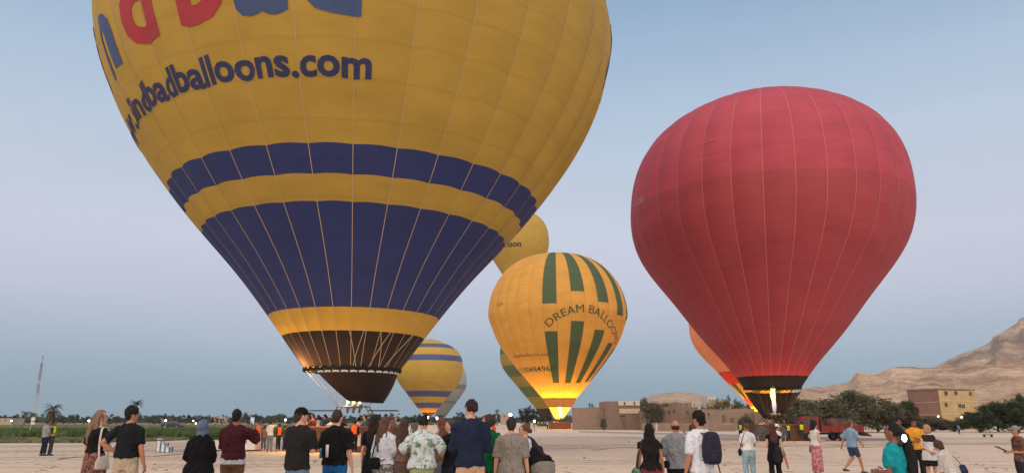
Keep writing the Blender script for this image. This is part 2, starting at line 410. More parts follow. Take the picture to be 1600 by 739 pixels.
# ---- hills: real terrain, ridge distance and height from the skyline
def hill(name, sky_pts, dist_foot, dist_ridge, mat, back=1.25, nx=150, ny=46, rough=.06, seed=0, foot_z=0.0, power=1.15, gully=1.0):
    xs = np.array([p[0] for p in sky_pts], float); ys = np.array([p[1] for p in sky_pts], float)
    cols = np.linspace(xs[0], xs[-1], nx); sk = np.interp(cols, xs, ys)
    V = []; 
    for i, px in enumerate(cols):
        d = ray(px, sk[i]); az = math.atan2(d[0], d[1]); el = math.atan2(d[2], math.hypot(d[0], d[1]))
        hr = max(dist_ridge * math.tan(el) + EYE, .5)
        for j in range(ny + 8):
            t = j / (ny - 1)
            if t <= 1: dist = dist_foot + (dist_ridge - dist_foot) * t; base = t ** power
            else: dist = dist_ridge + (dist_ridge * back - dist_ridge) * (t - 1) * (ny - 1) / 8; base = max(0, 1 - (t - 1) * (ny - 1) / 8)
            x, y = math.sin(az) * dist, math.cos(az) * dist
            env = math.sin(math.pi * min(t, 1)) ** .6 if t <= 1 else .3
            q = mnoise.fractal((x * .006 + seed, y * .006, seed), .9, 2.1, 6)
            rg = 1 - abs(mnoise.noise((az * 26 + seed + q * .5, dist * .0016, 3.1))) * 2
            st = mnoise.noise((q * 2, hr * base * .05, seed)) * .35
            q2 = mnoise.fractal((x * .035, y * .035, seed + 4), .8, 2.2, 4)
            z = hr * base + q2 * min(5, hr * .06) * gully * min(1, t * 4) * (1 if t < .97 else .35) + hr * env * (rough * q * 1.6 + rough * rg * gully * .9 + rough * st)
            zmax = (dist / dist_ridge) * (hr - EYE) * .985 + EYE if t < .985 else 1e9
            V.append((x, y, max(min(z, zmax), -.5) + foot_z if j else -1.0))
    m = ny + 8
    Fc = [(i * m + j, (i + 1) * m + j, (i + 1) * m + j + 1, i * m + j + 1) for i in range(nx - 1) for j in range(m - 1)]
    me = bpy.data.meshes.new(name); me.from_pydata(V, [], Fc)
    o = link(name, me, mat, smooth=True); tag(o, kind='structure'); return o
def rock_mat(name, c1, c2, c3, s=.012):
    m, t, b = nodes_of(name)
    co = nd(t, 'ShaderNodeTexCoord')
    n1 = nd(t, 'ShaderNodeTexNoise'); n1.inputs['Scale'].default_value = s; n1.inputs['Detail'].default_value = 9; n1.inputs['Roughness'].default_value = .66; n1.inputs['Distortion'].default_value = .6
    mp = nd(t, 'ShaderNodeMapping'); mp.inputs['Scale'].default_value = (1, 1, 3.2); t.links.new(co.outputs['Object'], mp.inputs[0]); t.links.new(mp.outputs[0], n1.inputs['Vector'])
    r = nd(t, 'ShaderNodeValToRGB'); e = r.color_ramp.elements
    e[0].position = .36; e[0].color = c1; e[1].position = .5; e[1].color = c2; x = e.new(.64); x.color = c3
    n3 = nd(t, 'ShaderNodeTexNoise'); n3.inputs['Scale'].default_value = s * 9; n3.inputs['Detail'].default_value = 7; n3.inputs['Roughness'].default_value = .75
    t.links.new(mp.outputs[0], n3.inputs['Vector']); mr3 = nd(t, 'ShaderNodeMapRange'); mr3.inputs[1].default_value = .36; mr3.inputs[2].default_value = .6; mr3.inputs[3].default_value = .62; mr3.inputs[4].default_value = 1.12
    t.links.new(n3.outputs[0], mr3.inputs[0]); sc3 = nd(t, 'ShaderNodeVectorMath', operation='SCALE'); t.links.new(r.outputs[0], sc3.inputs[0]); t.links.new(mr3.outputs[0], sc3.inputs['Scale'])
    t.links.new(n1.outputs[0], r.inputs[0]); t.links.new(sc3.outputs[0], b.inputs['Base Color'])
    b.inputs['Roughness'].default_value = .95; b.inputs['Specular IOR Level'].default_value = .05
    n2 = nd(t, 'ShaderNodeTexNoise'); n2.inputs['Scale'].default_value = s * 5; n2.inputs['Detail'].default_value = 8; n2.inputs['Roughness'].default_value = .7
    t.links.new(mp.outputs[0], n2.inputs['Vector'])
    bp = nd(t, 'ShaderNodeBump'); bp.inputs['Strength'].default_value = .8; bp.inputs['Distance'].default_value = 5
    t.links.new(n2.outputs[0], bp.inputs['Height']); t.links.new(bp.outputs[0], b.inputs['Normal'])
    return m
rock = rock_mat('desert_rock', (.30, .19, .125, 1), (.52, .36, .245, 1), (.65, .465, .325, 1), .02)
rock_far = rock_mat('cliff_rock', (.24, .16, .12, 1), (.44, .315, .225, 1), (.57, .415, .30, 1), .012)
sandhill = rock_mat('sand_hill', (.46, .33, .245, 1), (.52, .38, .285, 1), (.57, .43, .33, 1), .03)
hill('desert_hill', [(1180, 640), (1225, 622), (1253, 607), (1272, 605), (1285, 606), (1306, 601), (1327, 598), (1334, 589), (1341, 582), (1347, 583), (1355, 585), (1373, 583), (1382, 579), (1390, 575), (1415, 574), (1431, 575), (1454, 575), (1490, 574), (1530, 571), (1570, 566), (1610, 562), (1700, 560), (1800, 566)],
     420, 900, rock, seed=2.3, nx=240, ny=70, rough=.10, power=.9)
hill('mountain', [(1380, 640), (1420, 590), (1450, 577), (1466, 570), (1482, 561), (1490, 559), (1498, 554.5), (1510, 551), (1524, 546), (1538, 540), (1548, 534), (1551, 527), (1562, 521), (1572, 515), (1582, 510), (1590, 505), (1592, 499), (1600, 495), (1630, 486), (1680, 478), (1760, 472), (1850, 470)],
     950, 1500, rock_far, seed=7.7, nx=240, ny=60, rough=.09, power=.8)
hill('sand_dome', [(960, 650), (985, 636), (1008, 622), (1018, 618), (1028, 615), (1040, 613.5), (1056, 612), (1077, 613), (1092, 616), (1105, 620), (1130, 627), (1165, 636), (1210, 645), (1260, 652)],
     420, 560, sandhill, seed=4.1, nx=70, ny=26, rough=.02, power=.8, gully=.4)

# ================================================================== BALLOONS
UC = np.array([0, .15, .35, .55, .75, 1.0])
def balloon_profile(zm, zeq, ht, R, e, rr):
    """radius and height from crown to mouth"""
    a = np.linspace(0, math.pi / 2, 30)
    zt = zeq + ht * np.sin(a); rt = R * np.cos(a) ** e
    xs = np.concatenate([[-.2], UC]); ys = np.concatenate([[1 - (1 - rr[0]) * .9, 1], rr])
    mm = np.gradient(ys, xs); u = np.linspace(0, 1, 44)
    i = np.clip(np.searchsorted(xs, u) - 1, 0, len(xs) - 2); h = xs[i + 1] - xs[i]; t = (u - xs[i]) / h
    rl = R * ((2*t**3-3*t**2+1)*ys[i] + (t**3-2*t**2+t)*h*mm[i] + (-2*t**3+3*t**2)*ys[i+1] + (t**3-t**2)*h*mm[i+1])
    zl = zeq + (zm - zeq) * u
    r = np.concatenate([rt[::-1], rl[1:]]); z = np.concatenate([zt[::-1], zl[1:]])
    r[0] = .02
    return r, z
def spline_profile(zm, ztop, R, rk=(0, .297, .757, .98, 1.0, .893, .682, .488, .302, .165), zf=(1, .965, .86, .70, .53, .40, .28, .17, .08, 0)):
    """smooth teardrop: natural cubic through radii at fractions of the height"""
    def nat(y):
        y = np.array(y, float); n = len(y); A_ = np.eye(n); b_ = np.zeros(n); h = 1 / (n - 1)
        for i in range(1, n - 1):
            A_[i, i-1:i+2] = (h, 4 * h, h); b_[i] = 3 * (y[i+1] - 2 * y[i] + y[i-1]) / h
        c_ = np.linalg.solve(A_, b_); tt = np.linspace(0, 1, 90); i = np.clip((tt / h).astype(int), 0, n - 2); d_ = tt - i * h
        return y[i] + ((y[i+1] - y[i]) / h - h * (2 * c_[i] + c_[i+1]) / 3) * d_ + c_[i] * d_ ** 2 + (c_[i+1] - c_[i]) / (3 * h) * d_ ** 3
    r = nat(rk) * R; z = nat([zm + (ztop - zm) * f for f in zf]); r[0] = .02
    return r, z
class Env:
    def __init__(s, X, D, lx, ly, prof, n, bulge=.016, phi0=0.0):
        s.X, s.D, s.lx, s.ly = X, D, lx, ly; s.r, s.z = prof; s.n = n; s.b = bulge; s.phi0 = phi0
        s.zm = s.z[-1]; s.R = s.r.max()
        dl = np.hypot(np.diff(s.r), np.diff(s.z)); s.l = np.concatenate([[0], np.cumsum(dl)])   # arc length from the crown
        s.phc = -math.atan2(X, D)                                                     # azimuth that faces the viewer
    def pt(s, phi, z=None, l=None, off=0.0):
        """local point on the fabric; phi 0 faces -y, grows to +x"""
        if l is not None: r = np.interp(l, s.l, s.r); z = np.interp(l, s.l, s.z)
        else: r = np.interp(-z, -s.z, s.r)
        v = ((phi - s.phi0) * s.n / (2 * math.pi)) % 1.0
        taper = min(1, r / (.35 * s.R))
        rr = r * (1 + s.b * taper * (math.sin(math.pi * v) - .35)) + off
        return (rr * math.sin(phi) + s.lx * (z - s.zm), -rr * math.cos(phi) + s.ly * (z - s.zm), z)
    def world(s, p): return (p[0] + s.X, p[1] + s.D, p[2])
    def row(s, py, phi):
        """height on the fabric seen at photo row py, along meridian phi"""
        best = None
        zs = np.linspace(s.z[0], s.z[-1], 600)
        ys = np.array([proj(s.world(s.pt(phi, z)))[1] for z in zs])
        k0 = int(np.argmin(ys)) ; k = k0 + int(np.argmin(abs(ys[k0:] - py)))
        return float(zs[k])
    def l_of(s, z): return float(np.interp(-z, -s.z, s.l))

def make_gores(root, E_, mats, bands_of, ncol=5, smooth=True, rings=60):
    """each gore of the envelope is a fabric panel of its own; bands_of(k) -> (z boundaries, material per interval)"""
    for k in range(E_.n):
        zb, mi = bands_of(k)
        ls = np.linspace(0, E_.l[-1], rings); zs = list(np.interp(ls, E_.l, E_.z)) + list(zb)
        zs = sorted(set(round(z, 4) for z in zs), reverse=True)
        p0 = E_.phi0 + 2 * math.pi * k / E_.n; p1 = E_.phi0 + 2 * math.pi * (k + 1) / E_.n
        V = []; Fc = []; M = []
        for z in zs:
            for j in range(ncol + 1):
                f = j / ncol; f = min(max(f, .0005), .9995)
                V.append(E_.pt(p0 + (p1 - p0) * f, z))
        for i in range(len(zs) - 1):
            zmid = (zs[i] + zs[i + 1]) / 2; b = sum(1 for q in zb if q > zmid)
            for j in range(ncol):
                a = i * (ncol + 1) + j; Fc.append((a, a + 1, a + ncol + 2, a + ncol + 1)); M.append(mi[b])
        me = bpy.data.meshes.new('gore'); me.from_pydata(V, [], Fc)
        me.polygons.foreach_set('material_index', M)
        link('gore', me, mats, root, smooth=smooth)
def make_tapes(root, E_, mat, wd, zend=None, off=.03):
    for k in range(E_.n):
        ph = E_.phi0 + 2 * math.pi * k / E_.n
        ls = np.linspace(.3, E_.l[-1] if zend is None else E_.l_of(zend), 60); V = []
        for l in ls:
            r = max(np.interp(l, E_.l, E_.r), .3); z = float(np.interp(l, E_.l, E_.z)); r0 = np.interp(l, E_.l, E_.r)
            taper = min(1, r0 / (.35 * E_.R)); rr = r0 * (1 - .35 * E_.b * taper) + off
            for sgn in (-1, 1):
                a = ph + sgn * wd / 2 / r
                V.append((rr * math.sin(a) + E_.lx * (z - E_.zm), -rr * math.cos(a) + E_.ly * (z - E_.zm), z))
        me = bpy.data.meshes.new('load_tape'); me.from_pydata(V, [], [(2*i, 2*i+1, 2*i+3, 2*i+2) for i in range(len(ls) - 1)])
        link('load_tape', me, mat, root)
def wrap_text(root, E_, s, mat, size, phi_end, l_base, bold=.02, arc=None, align='right', name='lettering', space=1.0, italic=0.0, slant=0.0, maxlen=.12, arc_start=0.0):
    V, Fc = text_tris(s, bold, maxlen, space)
    x0, x1 = V[:, 0].min(), V[:, 0].max(); W = (x1 - x0) * size
    out = []
    for tx, ty, _ in V:
        tx = tx + italic * ty
        sx = (tx - x1) * size if align == 'right' else ((tx - (x0 + x1) / 2) * size if align == 'centre' else (tx - x0) * size)
        sy = ty * size
        if arc:                                   # letters set on an arc of radius arc (m)
            sx = sx + W / 2 + arc_start if align == 'centre' else sx; th = min(sx / arc, .62); over = sx - th * arc
            ex = (arc + sy) * math.sin(th) + over * math.cos(th); ey = (arc + sy) * math.cos(th) - arc - over * math.sin(th)
            sx, sy = ex, ey
        l = l_base - sy - slant * sx
        r = max(np.interp(l, E_.l, E_.r), .5); rb = np.interp(l_base, E_.l, E_.r)
        out.append(E_.pt(phi_end + sx / (rb if not arc else r), l=l, off=.025))
    me = bpy.data.meshes.new(name); me.from_pydata(out, [], Fc)
    return link(name, me, mat, root)
def scoop(root, E_, mat, ztop, zbot, rtop, rbot, a0, a1, dx=0.0, dy=0.0, n=28, sag=.0, name='scoop'):
    """open fabric skirt below the mouth, hung over part of its circle"""
    V = []; Fc = []; m = 9
    for i in range(n + 1):
        ph = R_(a0 + (a1 - a0) * i / n); w_ = math.sin(math.pi * i / n)
        for j in range(m):
            t = j / (m - 1); r = rtop + (rbot - rtop) * t + .03 * math.sin(math.pi * t) * rtop
            z = ztop + (zbot - ztop) * t - sag * w_ * t
            V.append((dx * t + r * math.sin(ph) * (1 + .006 * math.sin(i * 2.4)), dy * t - r * math.cos(ph) * (1 + .006 * math.sin(i * 2.4)), z))
    Fc = [(i*m+j, (i+1)*m+j, (i+1)*m+j+1, i*m+j+1) for i in range(n) for j in range(m - 1)]
    me = bpy.data.meshes.new(name); me.from_pydata(V, [], Fc)
    return link(name, me, mat, root, smooth=True)
def hem(root, E_, mat, th=.09, wav=.06):
    g = G(); r = E_.r[-1]; n = E_.n * 4
    pts = []
    for i in range(n + 1):
        a = 2 * math.pi * i / n
        pts.append((r * math.sin(a), -r * math.cos(a), E_.zm - wav * abs(math.sin(a * E_.n / 2))))
    g.tube(pts, th, 6, (0, 0, 1), cap=False)
    return link('mouth_hem', g.mesh(), mat, root, smooth=True)
steel = plain('steel', (.32, .32, .33, 1), .4, .1, 8, .8)
black_metal = plain('black_metal', (.03, .03, .032, 1), .5, .2, 8)
rope = plain('rope', (.20, .19, .18, 1), .9, .2, 20)
def wicker(name, c):
    if name in MC: return MC[name]
    m, t, b = nodes_of(name); co = nd(t, 'ShaderNodeTexCoord')
    wv = nd(t, 'ShaderNodeTexWave'); wv.bands_direction = 'Z'; wv.inputs['Scale'].default_value = 9; wv.inputs['Distortion'].default_value = 1.5; wv.inputs['Detail'].default_value = 3; wv.inputs['Detail Scale'].default_value = 6
    t.links.new(co.outputs['Object'], wv.inputs['Vector'])
    r = nd(t, 'ShaderNodeValToRGB'); r.color_ramp.elements[0].color = tuple(x * .45 for x in c[:3]) + (1,); r.color_ramp.elements[1].color = c
    t.links.new(wv.outputs[0], r.inputs[0]); t.links.new(r.outputs[0], b.inputs['Base Color']); b.inputs['Roughness'].default_value = .8
    bp = nd(t, 'ShaderNodeBump'); bp.inputs['Strength'].default_value = .8; bp.inputs['Distance'].default_value = .03
    t.links.new(wv.outputs[0], bp.inputs['Height']); t.links.new(bp.outputs[0], b.inputs['Normal'])
    MC[name] = m; return m
def basket(root, L, W, Hh, mat, cx=0, cy=0, burner_z=2.35, panel=None, shields=False, rig_to=None, nozzle=3):
    """wicker basket with leather rim, uprights, burner frame and rigging up to the mouth"""
    g = G(); t = .09
    g.box((cx, cy - W/2, Hh/2 + .06), (L, t, Hh)); g.box((cx, cy + W/2, Hh/2 + .06), (L, t, Hh))
    g.box((cx - L/2 + t/2 + .002, cy, Hh/2 + .06), (t, W - t - .004, Hh)); g.box((cx + L/2 - t/2 - .002, cy, Hh/2 + .06), (t, W - t - .004, Hh))
    g.box((cx, cy, .05), (L - .1, W - .1, .08)); g.box((cx - L/6, cy, Hh/2), (.06, W - .1, Hh - .1)); g.box((cx + L/6, cy, Hh/2), (.06, W - .1, Hh - .1))
    wk = link('wicker_basket', g.mesh(), mat, root)
    g = G(); z = Hh + .08
    c = [(cx - L/2, cy - W/2, z), (cx + L/2, cy - W/2, z), (cx + L/2, cy + W/2, z), (cx - L/2, cy + W/2, z)]
    for i in range(4): g.tube([c[i], c[(i+1) % 4]], .075, 8, (0, 0, 1))
    link('padded_rim', g.mesh(), plain('leather_rim', (.16, .07, .04, 1), .6, .2, 5), wk, smooth=True)
    bw = min(.75, L * .16)
    for sx in (-1, 1):
        for sy in (-1, 1):
            g = G(); g.tube([(cx + sx * L * .3, cy + sy * W * .46, Hh), (cx + sx * bw, cy + sy * .5, burner_z - .12)], .03, 8)
            link('upright', g.mesh(), black_metal, root, smooth=True)
    g = G()
    q = [(cx - bw, cy - .5, burner_z - .12), (cx + bw, cy - .5, burner_z - .12), (cx + bw, cy + .5, burner_z - .12), (cx - bw, cy + .5, burner_z - .12)]
    for i in range(4): g.tube([q[i], q[(i+1) % 4]], .03, 8, (0, 0, 1))
    link('burner_frame', g.mesh(), steel, root, smooth=True)
    for i in range(nozzle):
        x = cx + (i - (nozzle - 1) / 2) * .32; g = G()
        g.tube([(x, cy, burner_z - .45), (x, cy, burner_z - .2), (x, cy, burner_z - .19), (x, cy, burner_z)], [.06, .06, .14, .14], 12)
        for k in range(4): g.tube([(x + .15 * math.cos(a), cy + .15 * math.sin(a), burner_z - .3 + k * .08) for a in np.linspace(0, 2 * math.pi, 13)], .012, 5, (0, 0, 1), cap=False)
        link('burner', g.mesh(), steel, root, smooth=True)
    if panel:
        g = G(); g.box((cx + panel[0], cy - W/2 - t/2 - .012, panel[1]), (.62, .02, .62)); link('white_panel', g.mesh(), plain('panel_white', (.62, .58, .55, 1), .6), wk)
    if shields:
        for sx in (-1, 1):
            g = G(); g.box((cx + sx * 1.62, cy, burner_z - .33), (1.55, .55, .05)); g.tube([(cx + sx * bw, cy, burner_z - .3), (cx + sx * 2.3, cy, burner_z - .3)], .012, 6, (0, 0, 1))
            link('heat_shield', g.mesh(), black_metal, root)
    if rig_to:
        E_ = rig_to; r = E_.r[-1]
        for k in range(0, 16):
            a = 2 * math.pi * (k + .5) / 16; cxn = cx + (bw if math.sin(a) > 0 else -bw); cyn = cy + (.5 if -math.cos(a) > 0 else -.5)
            g = G(); g.tube([(cxn, cyn, burner_z - .12), (r * math.sin(a), -r * math.cos(a), E_.zm)], .006, 4); link('cable', g.mesh(), rope, root)
    for k in range(3):                                  # red/grey leather handles on the near side
        g = G(); x = cx + (k - 1) * L * .3
        g.tube([(x - .12, cy - W/2 - .06, .75), (x - .1, cy - W/2 - .1, .66), (x + .1, cy - W/2 - .1, .66), (x + .12, cy - W/2 - .06, .75)], .018, 6); link('handle', g.mesh(), black_metal, wk)
    return wk
def flame(root, x, y, z, h, r, strength, lean=(0, 0), light=None, lz=None, lcol=(1, .50, .12), loff=(0, 0)):
    g = G(); n = 15; pts = []; rad = []
    for i in range(n):
        t = i / (n - 1)
        q = mnoise.noise((t * 5 + x, z, strength))
        pts.append((x + lean[0] * t + .35 * r * q, y + lean[1] * t, z + h * t))
        rad.append(r * (.28 + .9 * t * (1 - t) * 2.2) * (1 - t ** 2) * (1 + .35 * mnoise.noise((t * 9, x * 3, 1.7))) + .008)
    g.tube(pts, rad, 12)
    for k in range(3):                                   # small tongues licking off the column
        t0 = .38 + .16 * k; i = int(t0 * (n - 1)); b0 = np.array(pts[i]); sd_ = (-1 if k % 2 else 1) * r * .55
        g.tube([b0, b0 + (sd_ * .8, 0, h * .07), b0 + (sd_ * 1.25, 0, h * .15), b0 + (sd_ * 1.2, 0, h * .22)], [r * .30, r * .24, r * .13, .006], 8)
    link('flame', g.mesh(), flame_mat('flame_%g' % strength, strength), root, smooth=True)
    if light:
        li = bpy.data.lights.new('flame_light', 'POINT'); li.energy = light; li.color = lcol; li.shadow_soft_size = .35
        lo = bpy.data.objects.new('flame_light', li); lo.location = (x + lean[0] * .6 + loff[0], y + lean[1] * .6 + loff[1], lz if lz is not None else z + h * .6); lo.parent = root; col.objects.link(lo)

mustard = envelope_mat('nylon_mustard', (.52, .352, .072, 1), .30)
navy = envelope_mat('nylon_navy', (.038, .055, .20, 1), .30)
nomex = envelope_mat('nomex_brown', (.026, .020, .026, 1), .35)
tape_m = plain('tape', (.52, .38, .22, 1), .8, .1, 3)
tape_r = plain('tape_red', (.60, .20, .21, 1), .8, .1, 3)
print_navy = plain('print_navy', (.028, .035, .105, 1), .7, .15, .8)
print_blue = plain('print_blue', (.05, .085, .20, 1), .7, .15, .8)
print_red = plain('print_red', (.34, .035, .050, 1), .7, .15, .8)

sky_slot_m = plain('sky_slot_white', (.66, .66, .66, 1), .8, .1)
# ---- 1. the big yellow and blue balloon
D1 = 40.358
E1 = Env(-8.612, D1, -.0039, .0016, balloon_profile(4.256, 22.859, 11.70, 14.415, .7986, [.9607, .838, .6486, .4191, .1763]), 32, phi0=R_(9.4))
b1 = empty('hot_air_balloon', (E1.X, D1, 0)); tag(b1, 'huge mustard yellow and navy blue balloon with web address in blue letters', 'balloon', 'hot air balloons')
zb1 = [E1.row(y, E1.phc) for y in (225, 273, 316, 479, 516)]
make_gores(b1, E1, [mustard, navy, nomex], lambda k: (zb1, [0, 1, 0, 1, 0, 2]))
make_tapes(b1, E1, tape_m, .030)
zh = E1.zm
for ph0, ph1 in ((8, 15), (19, 12), (40, 30), (32, 42), (64, 50)):
    g = G(); n = 8; pts = [E1.pt(R_(ph0 + (ph1 - ph0) * i / n), zb1[4] + (zh - zb1[4]) * i / n, off=.03) for i in range(n + 1)]
    g.tube(pts, .018, 5); link('cross_tape', g.mesh(), tape_m, b1)
hem(b1, E1, plain('hem_black', (.012, .012, .014, 1), .9), .085, .10)
scoop(b1, E1, envelope_mat('nomex_darker', (.016, .012, .014, 1), .2), 3.98, 2.58, 2.42, 1.08, -35, 215, dx=.62, dy=.1, sag=.10)  # scoop cloth in one even colour, darker than the mouth band
for k in range(12):                                                          # pale strips in place of sky seen through the gap above the scoop
    a0 = R_(-33 + k * 10.5); g = G(); P4 = []
    for i in range(4):
        a_ = a0 + R_(8.2) * i / 3
        for zz_ in (3.99, 4.085): P4.append((2.47 * math.sin(a_), -2.47 * math.cos(a_), zz_ - (.02 if i in (0, 3) else 0)))
    g.add(P4, [(0, 2, 3, 1), (2, 4, 5, 3), (4, 6, 7, 5)]); link('sky_slot', g.mesh(), sky_slot_m, b1)
basket(b1, 4.6, 2.0, 1.15, wicker('wicker_red', (.26, .105, .06, 1)), cx=.15, cy=0, burner_z=2.42, panel=(.35, .62), shields=True, rig_to=E1)
for i in range(3):
    flame(b1, .15 + (i - 1) * .32, 0, 2.40, .36, .10, 2.0, light=(1700 if i == 0 else None), lz=4.75, loff=(-1.75, -1.2))  # lamp moved off the flames to put a glow on the left mouth panels
# lettering set round the fabric
l_url = E1.l_of(E1.row(123, R_(10)))
wrap_text(b1, E1, 'www.Sindbadballoons.com', print_navy, 1.72, E1.phc + R_(.9), l_url, bold=.03)
l_big = E1.l_of(E1.row(18, R_(8)))
for s, mt, ph in (('n', print_blue, -48.5), ('d', print_red, -31), ('b', print_red, -14.5), ('a', print_blue, -2.7), ('d', print_blue, 10.5), ('i', print_blue, -64), ('S', print_blue, -78)):
    wrap_text(b1, E1, s, mt, 5.2, R_(ph), l_big - .03, bold=.035, maxlen=.06)
for s, ph in (('S', 85), ('i', 92)):
    wrap_text(b1, E1, s, print_blue, 5.2, R_(ph + 6), l_big - 2.6, bold=.035, maxlen=.06)

# ---- 2. the red balloon
D2 = 62.2746
red_hi = envelope_mat('nylon_red', (.53, .085, .125, 1), .30)
red_lo = envelope_mat('nylon_dark_red', (.46, .080, .098, 1), .30)
red_br = envelope_mat('nylon_scarlet', (.50, .070, .088, 1), .34)
dark_n = envelope_mat('nomex_black', (.021, .020, .024, 1), .25)
E2 = Env(21.58, D2, .046, 0, spline_profile(4.2, 30.5, 11.55, (0, .295, .752, .976, .998, .890, .686, .500, .326, .196)), 32, phi0=R_(3.2))
b2 = empty('hot_air_balloon', (E2.X, D2, 0)); tag(b2, 'plain crimson red balloon with black mouth band and tall burner flame', 'balloon', 'hot air balloons')
za, zd = E2.row(268, E2.phc), E2.row(586, E2.phc); ze = {k: E2.row(y, E2.phc) for k, y in ((0, 566), (1, 545), (2, 530), (3, 558))}
def bands2(k):
    q = ze[(k * 7 + k * k) % 4] if k % 3 else ze[0]
    return [za, q, zd], [0, 1, 2, 3]
make_gores(b2, E2, [red_hi, red_lo, red_br, dark_n], bands2)
make_tapes(b2, E2, tape_r, .038, zd)
hem(b2, E2, plain('hem_black', (.012, .012, .014, 1), .9), .06, .08)
scoop(b2, E2, dark_n, 3.86, 1.95, E2.r[-1] * .97, .75, 62, 298, dx=-.15, sag=.25)
basket(b2, 4.4, 2.0, 1.15, wicker('wicker_brown', (.20, .11, .07, 1)), cx=.2, cy=.3, burner_z=2.2, shields=False, rig_to=E2)
flame(b2, .0, -.1, 2.15, 3.8, .30, 1.35, lean=(-.42, -1.3), light=700, lz=4.3)
wrap_text(b2, E2, 'SU-280', plain('print_pale', (.48, .30, .28, 1), .8), .80, E2.phc + R_(-55), E2.l_of(E2.row(262, E2.phc)) + .2, bold=.0, slant=.0)
for k in range(3):                                                           # three short seams on one panel
    y = 222 + k * 18; l = E2.l_of(E2.row(y, E2.phc + R_(-20)))
    g = G(); g.tube([E2.pt(E2.phc + R_(-24.5) + R_(7) * i / 5, l=l, off=.03) for i in range(6)], .02, 4); link('seam', g.mesh(), tape_r, b2)

# ---- 3. yellow balloon with green stripes
D3 = 147.957
gold = envelope_mat('nylon_gold', (.66, .41, .095, 1), .38)
green = envelope_mat('nylon_green', (.072, .130, .070, 1), .30)
brown_n = envelope_mat('nomex_plum', (.085, .050, .042, 1), .30)
E3 = Env(9.343, D3, -.010, 0, balloon_profile(5.84, 21.984, 12.61, 13.861, .8055, [.945, .845, .682, .491, .238]), 32, phi0=R_(-3.6 - 11.6))
b3 = empty('hot_air_balloon', (E3.X, D3, 0)); tag(b3, 'glowing golden yellow balloon with vertical green stripes and arched lettering', 'balloon', 'hot air balloons')
def cphi(k): return E3.phi0 + 2 * math.pi * (k + .5) / 32
z_top3 = E3.row(397, E3.phc); z_low3 = E3.row(598, E3.phc)
UP = {0: 474, 2: 455, 4: 472, 6: 493}; LO = {0: 517, 2: 501, 4: 515, 6: 536, 8: 545}
gz = {}
for k in (0, 2, 4, 6, 8):
    ph = cphi(k)
    gz[k] = [E3.z[0] - .6, E3.row(UP.get(k, 500), ph), E3.row(LO[k], ph), E3.row(598 if k < 5 else 596, ph)]
def bands3(k):
    if k in gz: return gz[k], [0, 1, 0, 1, 0]
    return [], [0]
make_gores(b3, E3, [gold, green], bands3, ncol=4, rings=46)
make_tapes(b3, E3, plain('tape_gold', (.42, .24, .05, 1), .8, .1, 3), .05)
scoop(b3, E3, brown_n, E3.zm + .06, 4.15, E3.r[-1] * 1.005, 2.35, 0, 360, name='skirt')
scoop(b3, E3, gold, 4.1, 2.15, 2.1, .75, 60, 330, dx=-.1, sag=.25)
basket(b3, 4.2, 2.0, 1.15, wicker('wicker_lit', (.30, .13, .07, 1)), burner_z=2.2, rig_to=None)
flame(b3, .1, -.2, 2.2, 4.2, .42, 3.0, lean=(-.1, -.3), light=6200, lz=6.9, lcol=(1, .48, .09))
li = bpy.data.lights.new('flame_light', 'POINT'); li.energy = 900; li.color = (1, .5, .12); li.shadow_soft_size = .3
lo = bpy.data.objects.new('flame_light', li); lo.location = (.1, .3, 3.2); lo.parent = b3; col.objects.link(lo)
print_green = plain('print_green', (.040, .075, .035, 1), .8, .1, 1)
lD = E3.l_of(E3.row(488, E3.phc + R_(21)))
wrap_text(b3, E3, 'DREAM BALLOONS', print_green, 2.2, E3.phc + R_(21), lD, bold=.0, arc=8.0, align='centre', space=1.0, arc_start=-7.0)
wrap_text(b3, E3, 'dreamballoons.com', print_green, 1.15, E3.phc + R_(-8), E3.l_of(E3.row(556, E3.phc + R_(-20))), bold=.0)
wrap_text(b3, E3, '0100484960', print_green, 1.75, E3.phc + R_(-5), E3.l_of(E3.row(580, E3.phc + R_(-18))), bold=.01)
wrap_text(b3, E3, 'SU-281', print_green, .9, E3.phc + R_(-48), E3.l_of(E3.row(477, E3.phc + R_(-50))), bold=0)

# ---- more balloons standing and flying behind
RR = [.955, .862, .682, .478, .215]
def far_balloon(label, cx, R_px, eq_y, top_y, mouth_y, D, colours, rows, n=24, base=0.0, skirt=None, skirt_y=None, flying=False, gore_cols=None, fl=None):
    X = at(cx, mouth_y, D)[0]
    z = lambda y: at(cx, y, D)[2]
    dep = D * CP + (z(eq_y) - EYE) * SP
    E_ = Env(X, D, 0, 0, spline_profile(z(mouth_y), z(top_y), R_px / F * dep, (0, .297, .757, .98, 1.0, .893, .69, .505, .345, .215)), n, phi0=R_(3))
    root = empty('hot_air_balloon', (X, D, 0)); tag(root, label, 'balloon', 'hot air balloons')
    zr = [E_.row(y, E_.phc) for y in rows]
    make_gores(root, E_, colours, (lambda k: (zr, list(range(len(rows) + 1)))) if gore_cols is None else (lambda k: (zr, gore_cols(k))), ncol=3, rings=34)
    zmz = E_.zm
    if skirt: scoop(root, E_, skirt, zmz + .03, z(skirt_y), E_.r[-1], E_.r[-1] * .45, 0, 360, name='skirt')
    bz = z(skirt_y) - 2.3 if flying else 0.0
    return root, E_, bz
yel2 = envelope_mat('nylon_yellow', (.62, .42, .075, 1), .35)
blue2 = envelope_mat('nylon_blue', (.10, .12, .30, 1), .30)
orange2 = envelope_mat('nylon_orange', (.60, .30, .06, 1), .35)
b4, E4, _ = far_balloon('distant yellow balloon with four blue rings standing behind the crowd', 669, 52, 573, 529, 644, 290, [yel2, blue2, yel2, blue2, yel2, blue2, yel2, blue2, orange2], (536, 542, 553, 562, 610, 619, 628.5, 637), skirt=brown_n, skirt_y=650)
